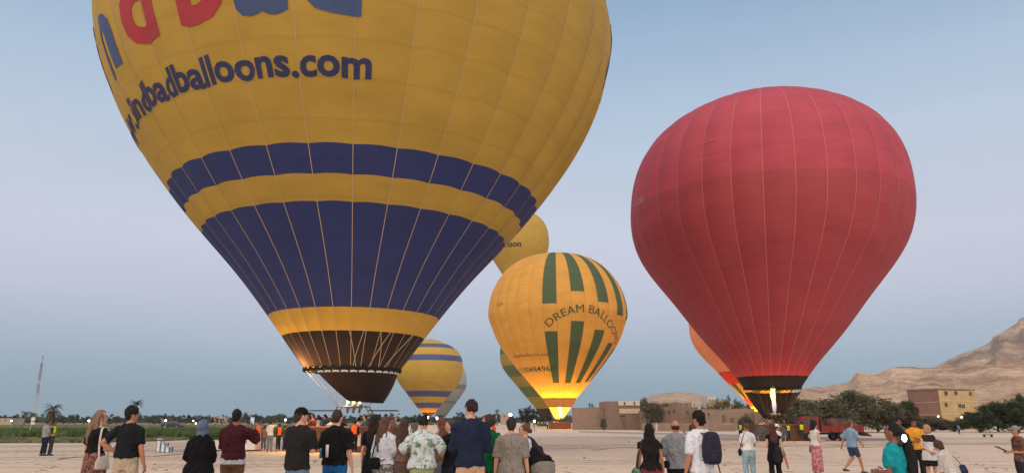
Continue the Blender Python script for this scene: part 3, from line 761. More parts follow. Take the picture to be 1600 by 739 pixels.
basket(b4, 4.0, 1.9, 1.15, wicker('wicker_brown', (.20, .11, .07, 1)), burner_z=2.3)
flame(b4, 0, 0, 2.2, 3.4, .45, 7.0, light=1500, lz=5.2)
flame(b4, 3.5, -1, 1.9, 1.5, .5, 7.0)
white_n = envelope_mat('nylon_white', (.50, .49, .47, 1), .35); grey_n = envelope_mat('nylon_grey', (.26, .26, .25, 1), .3); lgrey_n = envelope_mat('nylon_pale_grey', (.42, .42, .40, 1), .3)
b5, E5, _ = far_balloon('pale grey and white banded balloon half hidden behind the ringed yellow one', 690, 37.5, 590, 560, 648, 400, [white_n, grey_n, lgrey_n, grey_n, lgrey_n], (599, 607, 626, 629), skirt=grey_n, skirt_y=651)
basket(b5, 4.0, 1.9, 1.15, wicker('wicker_brown', (.20, .11, .07, 1)), burner_z=2.3)
ygr = envelope_mat('nylon_olive', (.44, .33, .07, 1), .32); ggr = envelope_mat('nylon_sage', (.17, .21, .105, 1), .3)
b6, E6, _ = far_balloon('banded olive green and yellow balloon tucked behind the green striped one', 852, 69, 553, 496, 638, 228, [ygr, ggr, ygr, ggr, ygr, ggr, ygr], (520, 549, 568, 586, 603, 619), skirt=brown_n, skirt_y=652)
basket(b6, 4.0, 1.9, 1.15, wicker('wicker_brown', (.20, .11, .07, 1)), burner_z=2.3)
b7, E7, bz7 = far_balloon('small plain yellow balloon already flying behind the yellow and blue giant', 810, 47, 369, 326, 452, 350, [yel2, orange2], (440,), skirt=brown_n, skirt_y=459, flying=True)
wk = basket(b7, 3.6, 1.8, 1.15, wicker('wicker_brown', (.20, .11, .07, 1)), burner_z=2.3)
for o in list(b7.children):
    if o.name.split('.')[0] in ('wicker_basket', 'upright', 'burner_frame', 'burner'): o.location.z += bz7
for k in range(4):
    g = G(); s1, s2 = (-1, 1)[k % 2], (-1, 1)[k // 2]
    g.tube([(s1 * .6, s2 * .5, bz7 + 2.2), (s1 * E7.r[-1] * .3, s2 * E7.r[-1] * .3, E7.zm - 1.9)], .03, 4); link('cable', g.mesh(), rope, b7)
wrap_text(b7, E7, 'Horizon', black_metal, 3.9, E7.phc + R_(5), E7.l_of(E7.row(385, E7.phc)), bold=.03, italic=.15)
salmon = envelope_mat('nylon_salmon', (.74, .40, .25, 1), .4); scarlet = envelope_mat('nylon_vermilion', (.60, .07, .03, 1), .4); yel8 = envelope_mat('nylon_lemon', (.62, .42, .05, 1), .4); grn8 = envelope_mat('nylon_bottle', (.10, .12, .04, 1), .35)
b8, E8, _ = far_balloon('orange red and yellow balloon lit by fire behind the crimson one', 1196, 105, 505, 425, 634, 150, [salmon, scarlet, yel8, grn8, scarlet], (577, 597, 622),
    gore_cols=lambda k: [0, 1, 2 if k % 3 else 3, 4])
scoop(b8, E8, yel8, E8.zm - .1, at(1196, 652, 150)[2], E8.r[-1], .8, 40, 320, sag=.2)
basket(b8, 4.0, 1.9, 1.15, wicker('wicker_brown', (.20, .11, .07, 1)), burner_z=1.9)
flame(b8, 0, -.5, 1.7, 1.9, 1.0, 7.0, light=6000, lz=4.6)

# ================================================================== TREES
bark = plain('bark', (.14, .10, .075, 1), .95, .35, 4, bump=.6)
def crown_mesh(seed, n, leaf, flat=.8, clumps=34, holes=.25):
    """leaf faces gathered in clumps through a unit crown (radius 1, height 2*flat, base at z=0)"""
    r = random.Random(seed); g = G(); C = []
    while len(C) < clumps:
        p = np.array([r.uniform(-1, 1), r.uniform(-1, 1), r.uniform(-1, 1)]); q = np.linalg.norm(p)
        if q > 1 or q < .35: continue
        if p[2] < 0: p[:2] *= 1 + .45 * (-p[2])
        C.append((p * (.82 + .28 * mnoise.noise(tuple(p * 2.1 + seed))), r.uniform(.18, .36)))
    for k in range(n):
        c, s = C[int(r.random() * len(C))]
        d = np.array([r.gauss(0, 1), r.gauss(0, 1), r.gauss(0, 1)]); d /= np.linalg.norm(d) + 1e-6
        p = c + d * s * (r.random() ** .45)
        a = np.array([r.gauss(0, 1), r.gauss(0, 1), r.gauss(0, .6)]); a /= np.linalg.norm(a)
        b = np.cross(a, d + .01); b /= np.linalg.norm(b) + 1e-6
        L = leaf * r.uniform(.6, 1.5); W = L * r.uniform(.35, .6)
        P = np.array([p - a * L, p + b * W, p + a * L, p - b * W]); P[:, 2] = (P[:, 2] * flat + flat)
        g.add(P, [(0, 1, 2, 3)])
    return g.mesh('crown'), C
def trunk_mesh(C, flat, h0, tr, seed):
    r = random.Random(seed); g = G()
    g.tube([(0, 0, -.05), (.02, .01, h0 * .5), (.03, -.02, h0 + flat * .5), (.02, .02, h0 + flat * 1.1)], [tr, tr * .8, tr * .6, tr * .25], 8)
    for c, s in C[:9]:
        g.tube([(.02, 0, h0 + flat * .2 * r.random()), (c[0] * .45, c[1] * .45, h0 + flat * (.5 + .5 * c[2]) * .8), (c[0], c[1], h0 + c[2] * flat + flat)], [tr * .4, tr * .25, tr * .08], 5)
    return g.mesh('trunk')
PROTO = {}
def tree(name, label, px, top_y, D, half_w_px, kind, leafm, group, cat='tree', h0=.25, rz=None, depth=1.0):
    """top row and width from the photograph, distance from the ground it stands on"""
    dep = D * CP; top = at(px, top_y, D)[2]; X = at(px, top_y, D)[0]; w_ = half_w_px / F * dep
    seed, n, leaf, flat, cl = {'big_a': (3, 9000, .050, 1, 80), 'big_b': (11, 9000, .050, 1, 90), 'big_c': (19, 8500, .052, 1, 74), 'far_a': (5, 900, .11, 1, 18), 'far_b': (6, 800, .12, 1, 13), 'far_c': (8, 800, .11, 1, 22)}[kind]
    key = (kind, leafm.name)
    if key not in PROTO:
        me, C = crown_mesh(seed, n, leaf, flat, cl); me.materials.append(leafm)
        tm = trunk_mesh(C, flat, 0.0, .07, seed); tm.materials.append(bark); PROTO[key] = (me, tm)
    me, tm = PROTO[key]
    root = empty(name, (X, D, 0), rz if rz is not None else rnd.uniform(0, 6.28))
    tag(root, label, cat, group)
    c = bpy.data.objects.new('crown', me); c.parent = root; col.objects.link(c)
    hb = top * h0; c.location = (0, 0, hb * .8); c.scale = (w_ * 1.15, w_ * 1.15 * depth, (top - hb * .8) / 2 * 1.0)
    t = bpy.data.objects.new('trunk', tm); t.parent = root; col.objects.link(t); t.scale = (w_ * .9, w_ * .9, top / 2 * .9)
    return root
dusk_green = leaf_mat('leaf_dusk', (.138, .132, .088, 1), .4)
olive_leaf = leaf_mat('leaf_olive', (.150, .138, .092, 1), .45)
hedge_leaf = leaf_mat('leaf_hedge', (.060, .078, .042, 1), .4)
far_leaf = leaf_mat('leaf_far', (.075, .085, .060, 1), .35)
brown_leaf = leaf_mat('leaf_brown', (.12, .085, .06, 1), .4)
g1 = 'broad trees behind the red truck'
tree('broad_tree', 'rounded olive green tree behind the red balloon basket', 1268, 612, 98, 52, 'big_a', olive_leaf, g1, h0=.08)
tree('broad_tree', 'tall dark green tree behind the red truck bed', 1330, 606, 104, 34, 'big_b', dusk_green, g1, h0=.1)
tree('broad_tree', 'dark green tree right of the tallest one behind the truck', 1366, 619, 108, 34, 'big_c', dusk_green, g1, h0=.1)
tree('broad_tree', 'brownish low tree left of the brick house', 1396, 630, 110, 30, 'big_a', brown_leaf, g1, h0=.05)
tree('broad_tree', 'small olive tree behind the red truck cab', 1232, 634, 96, 24, 'big_b', olive_leaf, g1, h0=.05)
tree('broad_tree', 'slim dark green tree touching the brick house wall', 1415, 622, 122, 14, 'big_b', hedge_leaf, g1, h0=.05)
g2 = 'dense hedge trees on the far right'
for px, ty, D, hw, k, lb in ((1525, 636, 104, 24, 'big_a', 'low rounded end of the dense dark hedge by the yellow house'), (1552, 625, 108, 30, 'big_b', 'tall dark green hedge tree with a bumpy top'), (1583, 624, 106, 30, 'big_c', 'dense dark green hedge tree above the man in the grey cap'), (1618, 620, 108, 34, 'big_a', 'dense dark green hedge tree at the outer end of the hedge'), (1592, 612, 118, 12, 'big_b', 'thin tree rising behind the dense dark hedge')):
    tree('hedge_tree', lb, px, ty, D, hw, k, hedge_leaf, g2, h0=.02)
g3 = 'bushes in front of the houses'
for px, ty, D, hw, k, lb in ((1452, 649, 112, 24, 'big_c', 'low dark bush before the brick wall of the house'), (1488, 652, 112, 22, 'big_a', 'low dark bush under the yellow house front'), (1420, 655, 108, 20, 'big_b', 'low dark bush at the foot of the brownish tree'), (1020, 625, 128, 15, 'big_b', 'round green tree beside the white topped house'), (1006, 620, 150, 9, 'big_c', 'small tree behind the white topped house'), (1040, 627, 150, 7, 'big_b', 'small dark tree above the long mud wall'), (943, 650, 128, 5, 'big_a', 'small round bush left of the white topped house'), (1165, 648, 100, 11, 'big_c', 'brownish scrub against the mud wall beside the balloon crew')):
    tree('bush', lb, px, ty, D, hw, k, dusk_green if px != 1165 else olive_leaf, g3, 'bush' if ty > 640 else 'tree', h0=.03)
g4 = 'trees on the village rise'
for px, ty, D, hw in ((1120, 618, 210, 10), (1135, 613, 215, 11), (1150, 617, 220, 10), (1108, 626, 205, 9), (1170, 622, 225, 12), (1098, 629, 205, 7)):
    tree('village_tree', 'dark leafy tree among the pale houses on the rise', px, ty, D, hw, 'far_c', dusk_green, g4, h0=.05)
g5 = 'trees behind the mud wall near the green striped balloon'
for px, ty, D, hw in ((915, 633, 190, 14), (925, 625, 195, 5), (937, 634, 190, 12), (955, 636, 195, 10)):
    tree('grove_tree', 'dark tree behind the mud wall by the dark truck', px, ty, D, hw, 'far_a', dusk_green, g5, h0=.05)
g6 = 'trees behind the waiting people'
for px, ty, D, hw, kd in ((815, 634, 250, 9, 'far_a'), (826, 631, 250, 10, 'far_c'), (838, 636, 245, 12, 'far_b'), (850, 640, 240, 11, 'far_a')):
    tree('grove_tree', 'hazy grey green tree under the banded olive balloon', px, ty, D, hw, kd, far_leaf, g6, h0=.05)
g7 = 'row of trees along the far edge of the field'
xx = -6
while xx < 790:
    D = rnd.uniform(260, 460); ty = rnd.uniform(644, 652) - (3 if rnd.random() < .15 else 0)
    if not (60 < xx < 75):
        tree('horizon_tree', 'small hazy tree in the row along the horizon', xx, ty, D, rnd.uniform(4, 9), rnd.choice(['far_a', 'far_b', 'far_c']), far_leaf, g7, h0=.08)
    xx += rnd.uniform(7, 15)
g = G()
for k in range(9000):
    y = rnd.uniform(560, 900); x = rnd.uniform(-.85 * y, .1 * y); h = abs(rnd.gauss(0, 1.8)) + 1.2 + 1.6 * mnoise.noise((x * .02, y * .01, 0))
    s = rnd.uniform(.8, 2.0); a = rnd.random() * 3.14; z = rnd.uniform(.2, 1) * h
    g.add([(x - s, y, z - s * .6), (x + s, y + s * .4, z - s * .5), (x + s * .4, y, z + s * .7), (x - s * .5, y - s * .3, z + s * .6)], [(0, 1, 2, 3)])
tag(link('far_tree_line', g.mesh(), far_leaf), 'far hazy line of trees along the flat horizon', 'trees', kind='stuff')
# palms
frond_m = leaf_mat('palm_frond', (.085, .105, .055, 1), .3); dead_m = leaf_mat('palm_dead', (.17, .12, .08, 1), .3)
def fronds(g, n, L, droop, el0, el1, r, z0):
    for k in range(n):
        az = 2 * math.pi * k / n + r.uniform(-.2, .2); el = r.uniform(el0, el1); pts = []; p = np.array([0, 0, z0]); e = el
        m = 7
        for i in range(m + 1):
            pts.append(p.copy()); p = p + np.array([math.cos(az) * math.cos(e), math.sin(az) * math.cos(e), math.sin(e)]) * L / m; e -= droop / m
        sd_ = np.array([-math.sin(az), math.cos(az), 0])
        for i in range(m):
            for sg in (-1, 1):
                w0 = L * .16 * (1 - abs(i / m - .35)); tip = pts[i] + sd_ * sg * w0 + (pts[i + 1] - pts[i]) * .9 + np.array([0, 0, -w0 * .45])
                g.add([pts[i], pts[i] + (pts[i + 1] - pts[i]) * .55, tip], [(0, 1, 2)])
                g.add([pts[i] + (pts[i + 1] - pts[i]) * .5, pts[i + 1], tip + (pts[i + 1] - pts[i]) * .5], [(0, 1, 2)])
def palm(label, px, top_y, D, half_px, skirt, group='date palms'):
    P = at(px, top_y, D); L = half_px / F * D * 1.25; top = P[2]; hz = max(top - L * .7, .8); r = random.Random(int(px))
    root = empty('palm_tree', (P[0], D, 0)); tag(root, label, 'palm tree', group)
    g = G(); g.tube([(0, 0, -.05), (.05, 0, hz * .5), (0, 0, hz)], [.24, .19, .2], 9); link('trunk', g.mesh(), bark, root)
    g = G(); fronds(g, 26, L, 1.9, .1, 1.45, r, hz); link('crown', g.mesh(), frond_m, root)
    if skirt:
        g = G(); fronds(g, 30, L * .95, 1.1, -1.0, .1, r, hz - .2); link('dead_fronds', g.mesh(), dead_m, root)
palm('stout date palm with a brown skirt behind the two men', 85, 627, 120, 13, True)
palm('slender date palm behind the man in the black shirt', 215, 622, 190, 10, False)
palm('small palm on the horizon left of the mast', 41, 640, 260, 7, False)
palm('small palm on the horizon beside the mast', 52, 641, 240, 7, True)
palm('hazy date palm above the men in orange', 399, 645, 300, 8, False)
palm('hazy twin date palm above the man in the white shirt', 423, 646, 300, 8, False)
palm('hazy twin date palm left of the man in the cap', 434, 646, 305, 8, False)
palm('slim palm rising behind the bright lamp', 777, 638, 260, 5, False)
palm('slim dark palm by the hazy house', 771, 644, 240, 5, True)

# ================================================================== BUILDINGS
mud = plain('mud_brick', (.215, .150, .118, 1), .95, .22, .8, bump=.6, bscale=5)
mud2 = plain('mud_brick_pale', (.27, .19, .15, 1), .95, .22, .8, bump=.6, bscale=5)
lime = plain('lime_wash', (.56, .50, .44, 1), .9, .12, .9, bump=.3)
ochre = plain('ochre_plaster', (.47, .34, .18, 1), .9, .22, .5, bump=.3)
redbrick = plain('red_brick', (.205, .130, .112, 1), .95, .16, .9, bump=.6, bscale=6)
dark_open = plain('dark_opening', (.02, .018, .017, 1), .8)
wood = plain('weathered_wood', (.16, .11, .075, 1), .85, .25, 3, bump=.4)
def wall_openings(root, fr, ops, mat_frame, th=.12):
    """windows and doors as dark recessed boxes with a proud frame; fr maps (along, z) on the face to the world frame of root"""
    (ox, oy), (ux, uy), (nx_, ny_) = fr; rz = math.atan2(uy, ux)
    for kind, a, z0, w_, h in ops:
        c = (ox + ux * a + nx_ * .015, oy + uy * a + ny_ * .015)
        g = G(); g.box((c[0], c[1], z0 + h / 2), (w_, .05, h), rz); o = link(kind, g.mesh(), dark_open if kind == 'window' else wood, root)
        g = G(); t = .09
        for (da, dz, bw_, bh) in ((0, h / 2 + t / 2, w_ + 2 * t, t), (0, -h / 2 - t / 2, w_ + 2 * t, t), (-w_ / 2 - t / 2, 0, t, h), (w_ / 2 + t / 2, 0, t, h)):
            g.box((c[0] + ux * da + nx_ * .03, c[1] + uy * da + ny_ * .03, z0 + h / 2 + dz), (bw_, .07, bh), rz)
        if kind == 'window': g.box((c[0] + nx_ * .03, c[1] + ny_ * .03, z0 + h / 2), (.05, .05, h), rz)
        link('frame', g.mesh(), mat_frame, o)
def house(name, label, px0, px1, top_y, D, depth, mat, ops=(), frame=None, ragged=0.0, group=None, cat='house', extra=None, base=0.0):
    dep = D * CP
    x0 = (px0 - 800) / F * dep; x1 = (px1 - 800) / F * dep; h = at((px0 + px1) / 2, top_y, D)[2]
    root = empty(name, ((x0 + x1) / 2, D, 0)); tag(root, label, cat, group)
    L = x1 - x0; g = G(); r = random.Random(int(px0 * 7 + px1))
    n = max(2, int(L / 1.6)); tops = [h - abs(r.gauss(0, 1)) * ragged * h for _ in range(n + 1)]
    V = []; 
    for yy in (0, depth):
        for i in range(n + 1):
            x = -L / 2 + L * i / n; V += [(x, yy, -.05), (x, yy, tops[i] if yy == 0 else h * (1 - ragged * .5))]
    m = 2 * (n + 1); Fc = []
    for i in range(n):
        a = 2 * i; Fc += [(a, a + 2, a + 3, a + 1), (m + a, m + a + 1, m + a + 3, m + a + 2), (a + 1, a + 3, m + a + 3, m + a + 1)]
    Fc += [(0, 1, m + 1, m), (2 * n, m + 2 * n, m + 2 * n + 1, 2 * n + 1)]
    g.add(V, Fc); link('wall', g.mesh(), mat, root)
    s = lambda q: (q - (px0 + px1) / 2) / F * dep
    zz = lambda y: at(px0, y, D)[2]
    o2 = [(k, s(a), zz(y1), w_ / F * dep, zz(y0) - zz(y1)) for k, a, y0, y1, w_ in ops]
    wall_openings(root, ((0, 0), (1, 0), (0, -1)), o2, frame or mat)
    if extra: extra(root, s, zz, L, h)
    return root
def white_top(root, s, zz, L, h):
    for nm, a0, a1, y0, y1, mt in (('parapet', 967, 1000.5, 626, 633, lime), ('plaster_band', 968, 1000.5, 638, 645.5, plain('cream_plaster', (.50, .40, .29, 1), .9, .15, 1))):
        g = G(); g.box(((s(a0) + s(a1)) / 2, -.09, (zz(y0) + zz(y1)) / 2), (s(a1) - s(a0), .16, zz(y0) - zz(y1))); p = link(nm, g.mesh(), mt, root)
        if nm == 'parapet':
            for a in (976.5, 992):
                g = G(); g.box((s(a), -.18, zz(630)), (s(2) - s(0), .04, zz(627.5) - zz(632))); link('window', g.mesh(), dark_open, p)
house('mud_house', 'mud brick house with a white parapet and cream plaster band', 946, 1001, 626.5, 135, 9, mud, [('window', 973, 649, 651, 8), ('door', 975, 656, 667, 6)], extra=white_top)
house('mud_wall', 'long low mud wall left of the white topped house', 896, 946, 635.5, 137, 3, mud2, [], ragged=.04, cat='wall')
house('mud_house', 'low mud house with broken top right of the white parapet', 1001, 1033, 641, 133, 8, mud, [('door', 1022, 660, 668, 3)], ragged=.08)
house('mud_house', 'long mud brick house with small square windows behind the man in grey', 1030, 1092, 634, 130, 10, mud, [('window', 1046, 641, 646, 2.4), ('window', 1054, 640, 645, 2.4), ('window', 1075, 641, 646, 2.4), ('window', 1035, 649, 652, 2)], ragged=.05)
house('mud_house', 'mud brick house with dark doorways behind the balloon crew', 1092, 1180, 637.5, 128, 10, mud2, [('door', 1131, 648, 664, 5), ('door', 1144, 652, 664, 6), ('window', 1108, 645, 649, 2.5), ('window', 1166, 646, 650, 3)], ragged=.05)
house('mud_house', 'end of the mud house row behind the red balloon basket', 1180, 1242, 641, 126, 8, mud, [('window', 1215, 648, 652, 3)], ragged=.07)
house('mud_wall', 'low crumbling mud wall along the edge of the sand', 1003, 1150, 660, 118, .6, mud2, [], ragged=.12, cat='wall')
vg = 'small village houses on the rise'
house('village_house', 'pale boxy white house among the trees on the rise', 1108, 1120, 619, 230, 8, lime, [('window', 1111, 623, 626, 1.5), ('window', 1116, 623, 626, 1.5)], group=vg)
house('village_house', 'yellow boxy house on the rise behind the mud houses', 1122, 1143, 624, 222, 8, ochre, [('window', 1127, 627, 630, 2), ('window', 1134, 627, 630, 2)], group=vg)
house('village_house', 'small white house above the long mud wall', 1082, 1091, 627.5, 235, 7, lime, [('window', 1086, 630, 633, 1.5)], group=vg)
house('village_house', 'brown mud house stepping up the rise', 1058, 1082, 627, 225, 7, mud2, [('window', 1065, 630, 633, 1.5), ('window', 1074, 630, 633, 1.5)], ragged=.05, group=vg)
house('village_house', 'tan mud house in front of the sandy dome hill', 1040, 1062, 629, 215, 7, mud, [('window', 1050, 632, 635, 1.5)], ragged=.05, group=vg)
house('village_house', 'long pale ruined house below the desert hill', 1376, 1420, 628.5, 260, 7, plain('pale_stone', (.42, .33, .26, 1), .9, .2, .6), [('window', 1388, 631, 634, 2), ('window', 1404, 631, 634, 2)], ragged=.06, group=vg)
house('village_house', 'hazy sandstone house behind the bright lamp', 782, 797, 645, 330, 8, plain('pale_stone', (.42, .33, .26, 1), .9, .2, .6), [('window', 788, 648, 651, 2)], ragged=.1, group=vg)
house('village_house', 'low pale house on the horizon left of the mast', 0, 18, 653, 300, 8, plain('pale_stone', (.42, .33, .26, 1), .9, .2, .6), [('window', 8, 655, 657, 2)], group=vg)
for px0, px1, ty in ((332, 352, 651), (604, 628, 652), (136, 152, 653), (250, 268, 653)):
    house('village_house', 'tiny hazy house on the horizon among the trees', px0, px1, ty, 480, 8, plain('pale_stone', (.42, .33, .26, 1), .9, .2, .6), [], group=vg)
g = G()   # rest house on the ridge
P = at(1415, 575, 905)
rh = empty('ridge_shelter', (P[0], 905, P[2])); tag(rh, 'tiny flat roofed shelter on the ridge of the desert hill', 'shelter')
g.box((0, 0, -2), (16, 6, 5)); link('wall', g.mesh(), lime, rh); g = G(); g.box((0, -.4, 1.0), (20, 8, .8)); link('roof', g.mesh(), wood, rh)

# brick and ochre corner house (turned so that two faces show)
Dc = 140.0; depc = Dc * CP
Cx = (1472 - 800) / F * depc; hc = at(1472, 608.5, Dc)[2]
bh = empty('corner_house', (Cx, Dc, 0)); tag(bh, 'tall corner house with bare red brick side and yellow plastered front', 'house')
u1 = np.array([-.54, .84]); u1 /= np.linalg.norm(u1); u2 = np.array([.92, .395]); u2 /= np.linalg.norm(u2)
L1, L2 = 5.9, 10.1
A = u1 * L1; B = u2 * L2; Q = A + B
def prism(pts, z0, z1, g=None):
    g = g or G(); n = len(pts)
    g.add([(p[0], p[1], z0) for p in pts] + [(p[0], p[1], z1) for p in pts], [tuple(range(n, 2 * n))] + [(i, (i + 1) % n, n + (i + 1) % n, n + i) for i in range(n)]); return g
link('brick_side', prism([(0, 0), B * 0 + (.02, .3), Q, A], -.05, hc).mesh(), redbrick, bh)
link('yellow_front', prism([(.05, -.04), B + np.array([.02, -.03]), B * .97 + A * .5, A * .4 + (.25, .2)], -.05, hc - .06).mesh(), ochre, bh)
n2 = np.array([u2[1], -u2[0]]); n1 = np.array([-u1[1], u1[0]]) * -1
if n1[1] > 0: n1 = -n1
zz = lambda y: at(1480, y, Dc)[2]
wall_openings(bh, ((0.05, -.04), u2, n2), [('window', 1.9, zz(617), .85, zz(610.5) - zz(617)), ('window', 4.6, zz(616), .85, zz(610) - zz(616)), ('window', 1.5, zz(635), .8, zz(628.5) - zz(635)), ('window', 5.2, zz(636), .8, zz(630) - zz(636)), ('window', 6.15, zz(637), .8, zz(631) - zz(637)), ('window', 8.6, zz(617), .7, .7), ('door', 4.0, 0, 1.2, 2.2)], ochre)
g = G()
for z in (zz(626), zz(647)): g.tube([(.05 + n2[0] * .03, -.04 + n2[1] * .03, z), (B[0] + n2[0] * .03, B[1] + n2[1] * .03, z)], .1, 4, (0, 0, 1))
link('floor_band', g.mesh(), plain('ochre_pale', (.56, .42, .22, 1), .9, .1, 1), bh)
g = G()
g.tube([(A[0] + n1[0] * .03, A[1] + n1[1] * .03, zz(629)), (n1[0] * .03, n1[1] * .03, zz(628))], .13, 4, (0, 0, 1)); g.tube([(A[0] + n1[0] * .03, A[1] + n1[1] * .03, zz(648)), (n1[0] * .03, n1[1] * .03, zz(648))], .13, 4, (0, 0, 1))
link('concrete_beam', g.mesh(), plain('concrete', (.30, .22, .18, 1), .9, .15, 1), bh)
link('parapet', prism([(-.1, -.15), B + np.array([.1, -.1]), Q + np.array([0, .1]), A + np.array([-.15, 0])], hc + .01, hc + .22).mesh(), redbrick, bh)

# ================================================================== MAST, LAMPS, SIGNS AND SMALL THINGS
P = at(67, 557, 400); Xm = (53.5 - 800) / F * (400 * CP); Hm = P[2]
mast = empty('radio_mast', (P[0], 400, 0)); tag(mast, 'tall thin red and white lattice mast on the horizon', 'mast')
red_p = plain('mast_red', (.20, .10, .10, 1), .7); white_p = plain('mast_white', (.48, .50, .52, 1), .7)
nseg = 18
for i in range(nseg):
    z0, z1 = Hm * .96 * i / nseg, Hm * .96 * (i + 1) / nseg; w0 = 1.15 - .75 * i / nseg; w1 = 1.15 - .75 * (i + 1) / nseg; g = G()
    pts0 = [(w0 * math.cos(a), w0 * math.sin(a), z0) for a in (0, 2.09, 4.19)]; pts1 = [(w1 * math.cos(a), w1 * math.sin(a), z1) for a in (0, 2.09, 4.19)]
    for k in range(3):
        g.tube([pts0[k], pts1[k]], .10, 5); g.tube([pts0[k], pts1[(k + 1) % 3]], .05, 4); g.tube([pts1[k], pts1[(k + 1) % 3]], .05, 4, (0, 0, 1))
    link('lattice_section', g.mesh(), red_p if i >= 9 and i % 6 != 5 or i < 3 else white_p, mast)
g = G(); g.tube([(0, 0, Hm * .95), (0, 0, Hm * 1.0)], .09, 5); g.ell((0, 0, Hm), (.35, .35, .35), 8, 6); link('beacon', g.mesh(), red_p, mast)
for k, z in enumerate((.3, .42, .45)):
    g = G(); g.tube([(.6, -.3, Hm * z), (.6, -.3, Hm * z + 2.2)], .3, 6); link('antenna', g.mesh(), white_p, mast)

lamp_glow = emit('lamp_glow', (1, .93, .82, 1), 9)
def lamp(label, px, py, D, r_px, group='lit lamps along the horizon', arm=True):
    P = at(px, py, D); rr = r_px * .68 / F * D; root = empty('street_lamp', (P[0], D, 0)); tag(root, label, 'lamp', group)
    g = G(); zt = max(P[2] + rr * .4, .3)
    g.tube([(0, rr * .8, 0), (0, rr * .8, zt + rr), (0, rr * .3, zt + rr * 1.5), (0, -rr * .6, zt + rr * 1.3)], [.07, .05, .045, .04], 6); link('post', g.mesh(), steel, root)
    g = G(); g.tube([(0, -rr * .1, zt + rr * 1.25), (0, -rr * .1, zt + rr * .9)], [rr * .5, rr * 1.1], 8); link('shade', g.mesh(), steel, root)
    g = G(); g.ell((0, -rr * .1, P[2]), (rr, rr, rr), 10, 7); link('bulb', g.mesh(), lamp_glow, root, smooth=True)
for px, py, D, r_, lb in ((18, 657, 150, 1.5, 'lit low lamp by the pale house on the horizon'), (139, 657, 150, 2.0, 'lit low lamp in the field beside the blonde woman'), (259, 656.5, 150, 2.0, 'lit low lamp beside the dark car in the field'),
                          (302, 657, 170, 1.4, 'twin warm field lamp left of the blue headscarf'), (306, 661, 150, 1.4, 'lower warm field lamp left of the blue headscarf'), (446, 655.5, 170, 2.2, 'bright field lamp right of the men in orange'), (467.5, 655, 170, 2.0, 'bright field lamp beside the man in the black cap'),
                          (497, 653.5, 175, 1.7, 'warm field lamp above the man in the blue shirt'), (611, 655, 175, 1.7, 'small lit lamp behind the woman in white'), (797.5, 647.5, 270, 3.4, 'large bright lamp above the man in the grey shirt'), (835, 657.5, 120, 2.4, 'bright low lamp behind the woman in the white tee'),
                          (1466, 650.5, 118, 1.8, 'lit lamp by the brick side of the corner house'), (1502.5, 651, 118, 1.9, 'lit lamp under the yellow front of the corner house')):
    lamp(lb, px, py, D, r_)
# sign on a leaning white post in the field
P = ground(44, 681); s_ = empty('field_sign', tuple(P)); tag(s_, 'white post with two small white signboards in the field', 'sign')
D = P[1]; g = G(); g.tube([(0, 0, 0), (.25, 0, at(49, 650, D)[2])], .05, 6); link('post', g.mesh(), white_p, s_)
for y0, y1 in ((651.5, 657), (658.5, 663)):
    g = G(); z0, z1 = at(50, y1, D)[2], at(50, y0, D)[2]; g.box((.3, -.06, (z0 + z1) / 2), (.42, .04, z1 - z0)); link('signboard', g.mesh(), plain('sign_white', (.7, .72, .72, 1), .6, .05), s_)
# blue and white boarding steps
blue_p = plain('paint_blue', (.10, .17, .27, 1), .6, .2, 4); white_paint = plain('paint_white', (.60, .62, .64, 1), .6, .12, 4)
def steps(px, py, label, flip=1):
    P = ground(px, py); o = empty('boarding_steps', tuple(P)); tag(o, label, 'steps', 'blue and white boarding steps')
    o.scale = (.78, .78, .9)
    for i, h in enumerate((.72, .52, .30)):
        x = flip * (-.30 + i * .30); g = G()
        for y in (-.25, .25):
            for xx in (-.12, .12): g.box((x + xx, y, h / 2), (.045, .045, h))
        link('leg_frame', g.mesh(), blue_p, o)
        g = G(); g.box((x, 0, h + .02), (.30, .56, .035)); link('tread', g.mesh(), white_paint, o)
        for yy in (-.28, .28):
            g = G(); g.box((x, yy, h * .5), (.19, .02, h * .8)); link('side_panel', g.mesh(), white_paint, o)
steps(256.5, 706.5, 'blue and white boarding steps on the sand right of the man in beige trousers')
steps(186, 703, 'blue and white boarding steps half hidden behind the bent arm', -1)
# long white equipment box on the sand
P = ground(368, 704); o = empty('equipment_trolley', tuple(P)); tag(o, 'long low white equipment trolley with dark lid behind the maroon sweater', 'trolley')
g = G(); g.box((0, 0, .33), (2.35, .9, .5)); link('white_case', g.mesh(), plain('case_white', (.62, .58, .58, 1), .6, .08, 2), o)
g = G(); g.box((-.25, 0, .615), (1.9, .94, .06)); g.box((.5, 0, .66), (.4, .5, .03)); link('lid', g.mesh(), black_metal, o)
for x in (-.85, .85):
    for y in (-.38, .38): g = G(); g.tube([(x, y - .05, .11), (x, y + .05, .11)], .11, 12, (0, 0, 1)); link('wheel', g.mesh(), black_metal, o)
# dark plank bench on the right
P = ground(1544, 682.5); o = empty('low_bench', tuple(P)); tag(o, 'low dark bench standing alone on the sand before the hedge', 'bench')
g = G(); g.box((0, 0, .24), (.92, .32, .06)); link('seat', g.mesh(), plain('bench_dark', (.06, .06, .065, 1), .8), o)
for x in (-.36, .36): g = G(); g.box((x, 0, .105), (.08, .28, .21)); link('leg', g.mesh(), plain('bench_dark', (.06, .06, .065, 1), .8), o)

